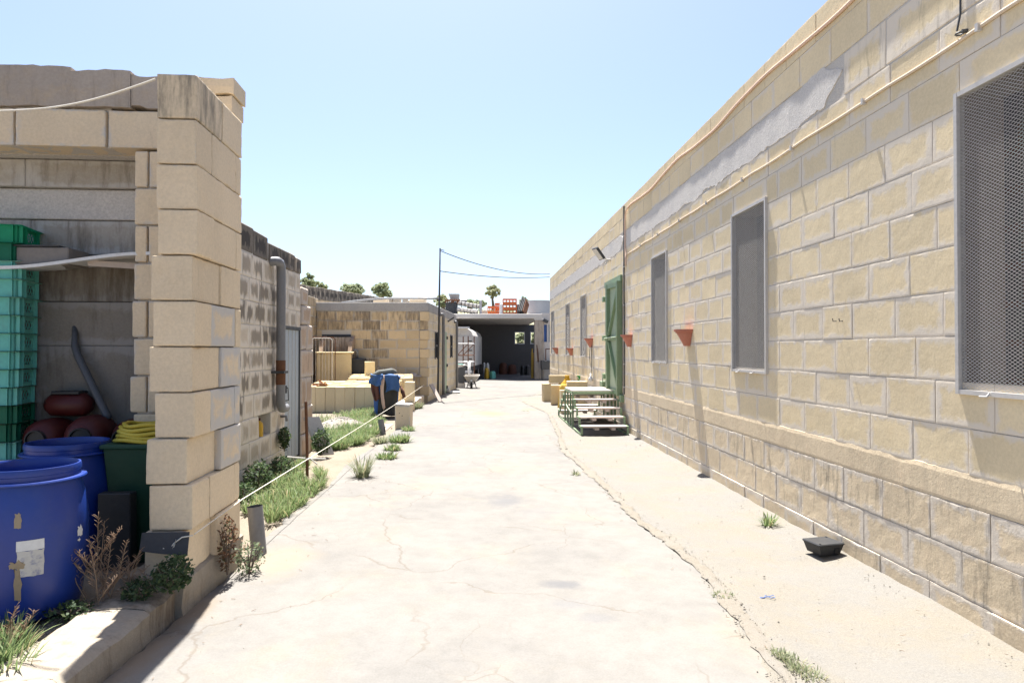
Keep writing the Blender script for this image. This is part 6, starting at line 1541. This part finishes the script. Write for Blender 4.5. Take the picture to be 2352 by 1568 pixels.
b1 = ss(232, 1398); stalk(b1, sp(258, 1225, b1.y), 'dry stalk leaning right beside the tallest one', 46, .05, 2)
b2 = ss(245, 1392); stalk(b2, sp(292, 1240, b2.y - .05), 'dry stalk leaning far right in front of the shaded bin', 46, .05, 2)
b3 = ss(262, 1385); stalk(b3, sp(340, 1300, b3.y), 'low dry stalk leaning towards the wing wall', 50, .05, 3)
b8 = ss(238, 1400); stalk(b8, sp(240, 1195, b8.y + .1), 'slender dry stalk just right of the tallest one', 50, .055, 3)
b9 = ss(285, 1380); stalk(b9, sp(322, 1262, b9.y - .05), 'dry stalk nearest the wing wall', 44, .05, 2)
b10 = ss(228, 1408); stalk(b10, sp(205, 1240, b10.y), 'dry stalk just left of the tallest one', 40, .05, 2)
b4 = ss(212, 1402); stalk(b4, sp(160, 1270, b4.y), 'thin dry stalk leaning left across the barrel', 26, .035, 1)
b5 = ss(182, 1402); stalk(b5, sp(100, 1350, b5.y - .1), 'low dry stalk lying towards the lower left', 26, .04, 1)
b6 = ss(6, 1500); stalk(b6, sp(36, 1392, b6.y), 'dry stalk at the left edge below the barrel', 40, .05, 2)
b7 = ss(20, 1500); stalk(b7, sp(82, 1402, b7.y), 'dry stalk leaning right at the lower left', 40, .05, 2)
mb = MB()
for k in range(26):
    p = ss(rng.uniform(-30, 40), rng.uniform(1470, 1560)); tuft(mb, p.x, p.y, p.z - .01, .05, .17, 22, .0045, .8)
mb.build('grass_clump', M['grass'], label='green grass clump in the lower left corner', cat='grass')
mb = MB()
for k in range(40):
    p = ss(rng.uniform(60, 330), rng.uniform(1390, 1470))
    if p.x > -2.04: continue
    tuft(mb, p.x, p.y, p.z - .005, .03, .035, 6, .002, 1.1)
mb.build('sparse_weeds', M['bush_red'], label='sparse dry weeds scattered on the raised soil', cat='weeds', kind='stuff')
mb = MB()
for k in range(420):
    p = ss(rng.uniform(20, 360), rng.uniform(1370, 1540))
    if p.x > -2.06: continue
    pebble(mb, p.x, p.y, p.z, rng.uniform(.003, .012))
mb.build('soil_crumbs', M['rubble'], label='crumbs and pebbles on the raised soil bed', cat='gravel', kind='stuff')
# --- trees on the rise beyond
def tree(px, pyb, wpx, hpx, Y, mat, label, n=2600, lobes=6, trunk=.25, s=.22):
    b = atY(px, pyb, Y); top_ = atY(px, pyb - hpx, Y).z; W2 = wpx / FOC * Y / 2; zb_ = hillz(b.x, Y) - .2
    root = thing('tree', (b.x, Y, zb_), label, 'tree', 'trees on the rise beyond the farm'); H_ = top_ - b.z; zc0 = b.z + H_ * trunk
    mb = MB(); mb.tube([(b.x, Y, zb_), (b.x + .05 * W2, Y, (zb_ + zc0) / 2), (b.x - .05 * W2, Y, zc0), (b.x, Y, zc0 + H_ * .4)], [.28, .22, .16, .06], 8)
    cs = []
    for k in range(lobes):
        a = k * 6.283 / lobes + rng.uniform(-.4, .4); q = W2 * rng.uniform(.3, .65)
        c = Vector((b.x + q * math.cos(a), Y + q * math.sin(a), zc0 + H_ * (1 - trunk) * rng.uniform(.2, .78))); cs.append(c)
        mb.tube([(b.x, Y, zc0), (c + Vector((b.x, Y, zc0))) / 2 + Vector((0, 0, .1)), c], [.10, .07, .03], 6)
    mb.build('trunk', M['bark'], root)
    mb = MB(); cs.append(Vector((b.x, Y, zc0 + H_ * (1 - trunk) * .8)))
    for c in cs:
        for _ in range(7):
            d = Vector((rng.gauss(0, 1), rng.gauss(0, 1), rng.gauss(0, .8))) * W2 * .24
            r_ = W2 * rng.uniform(.16, .30); leafball(mb, c + d, r_, r_, r_ * .8, int(n / (7 * len(cs))), s)
    mb.build('crown', M[mat], root)
tree(708, 670, 40, 38, 100, 'tree', 'green tree showing just right of the stained wall top', 2200)
tree(738, 672, 24, 22, 104, 'tree', 'low green tree beside the one at the stained wall', 1200, 4)
tree(815, 692, 52, 36, 108, 'tree', 'broad green tree, left of the pair above the yard', 3000)
tree(880, 692, 52, 36, 108, 'tree', 'broad green tree, right of the pair above the yard', 3000)
tree(1016, 704, 28, 26, 100, 'tree_pale', 'pale shrubby tree behind the steel pole', 1400, 5, .1)
tree(1132, 705, 38, 52, 108, 'tree_pale', 'slender pale tree standing alone above the garage', 1700, 5, .35, .2)
for (px, w_, h_, nm) in ((1082, 34, 14, 'low green bush behind the roof conveyors'), (1104, 30, 14, 'low green bush left of the orange crates'), (1203, 22, 24, 'dark green bush above the leaning roof panels'), (1020, 30, 10, 'low bush beside the pole above the roof')):
    tree(px, 706, w_, h_, 95, 'tree', nm, 900, 4, .1, .2)
tree(1194, 806, 26, 46, 47.5, 'tree', 'green bush seen through the back window of the garage', 900, 4, .1, .12)
tree(1226, 806, 22, 44, 47.8, 'tree', 'green bush seen through the window behind the garage pillar', 700, 4, .1, .12)
# --- scrub on the rise
mb = MB()
for k in range(520):
    x = rng.uniform(-75, 60); y = rng.uniform(62, 125); r_ = rng.uniform(.3, .8)
    leafball(mb, (x, y, hillz(x, y) + r_ * .4), r_, r_, r_ * .6, 16, .22)
mb.build('scrub', M['tree'], label='low green scrub covering the rise beyond the farm', cat='scrub', kind='stuff')
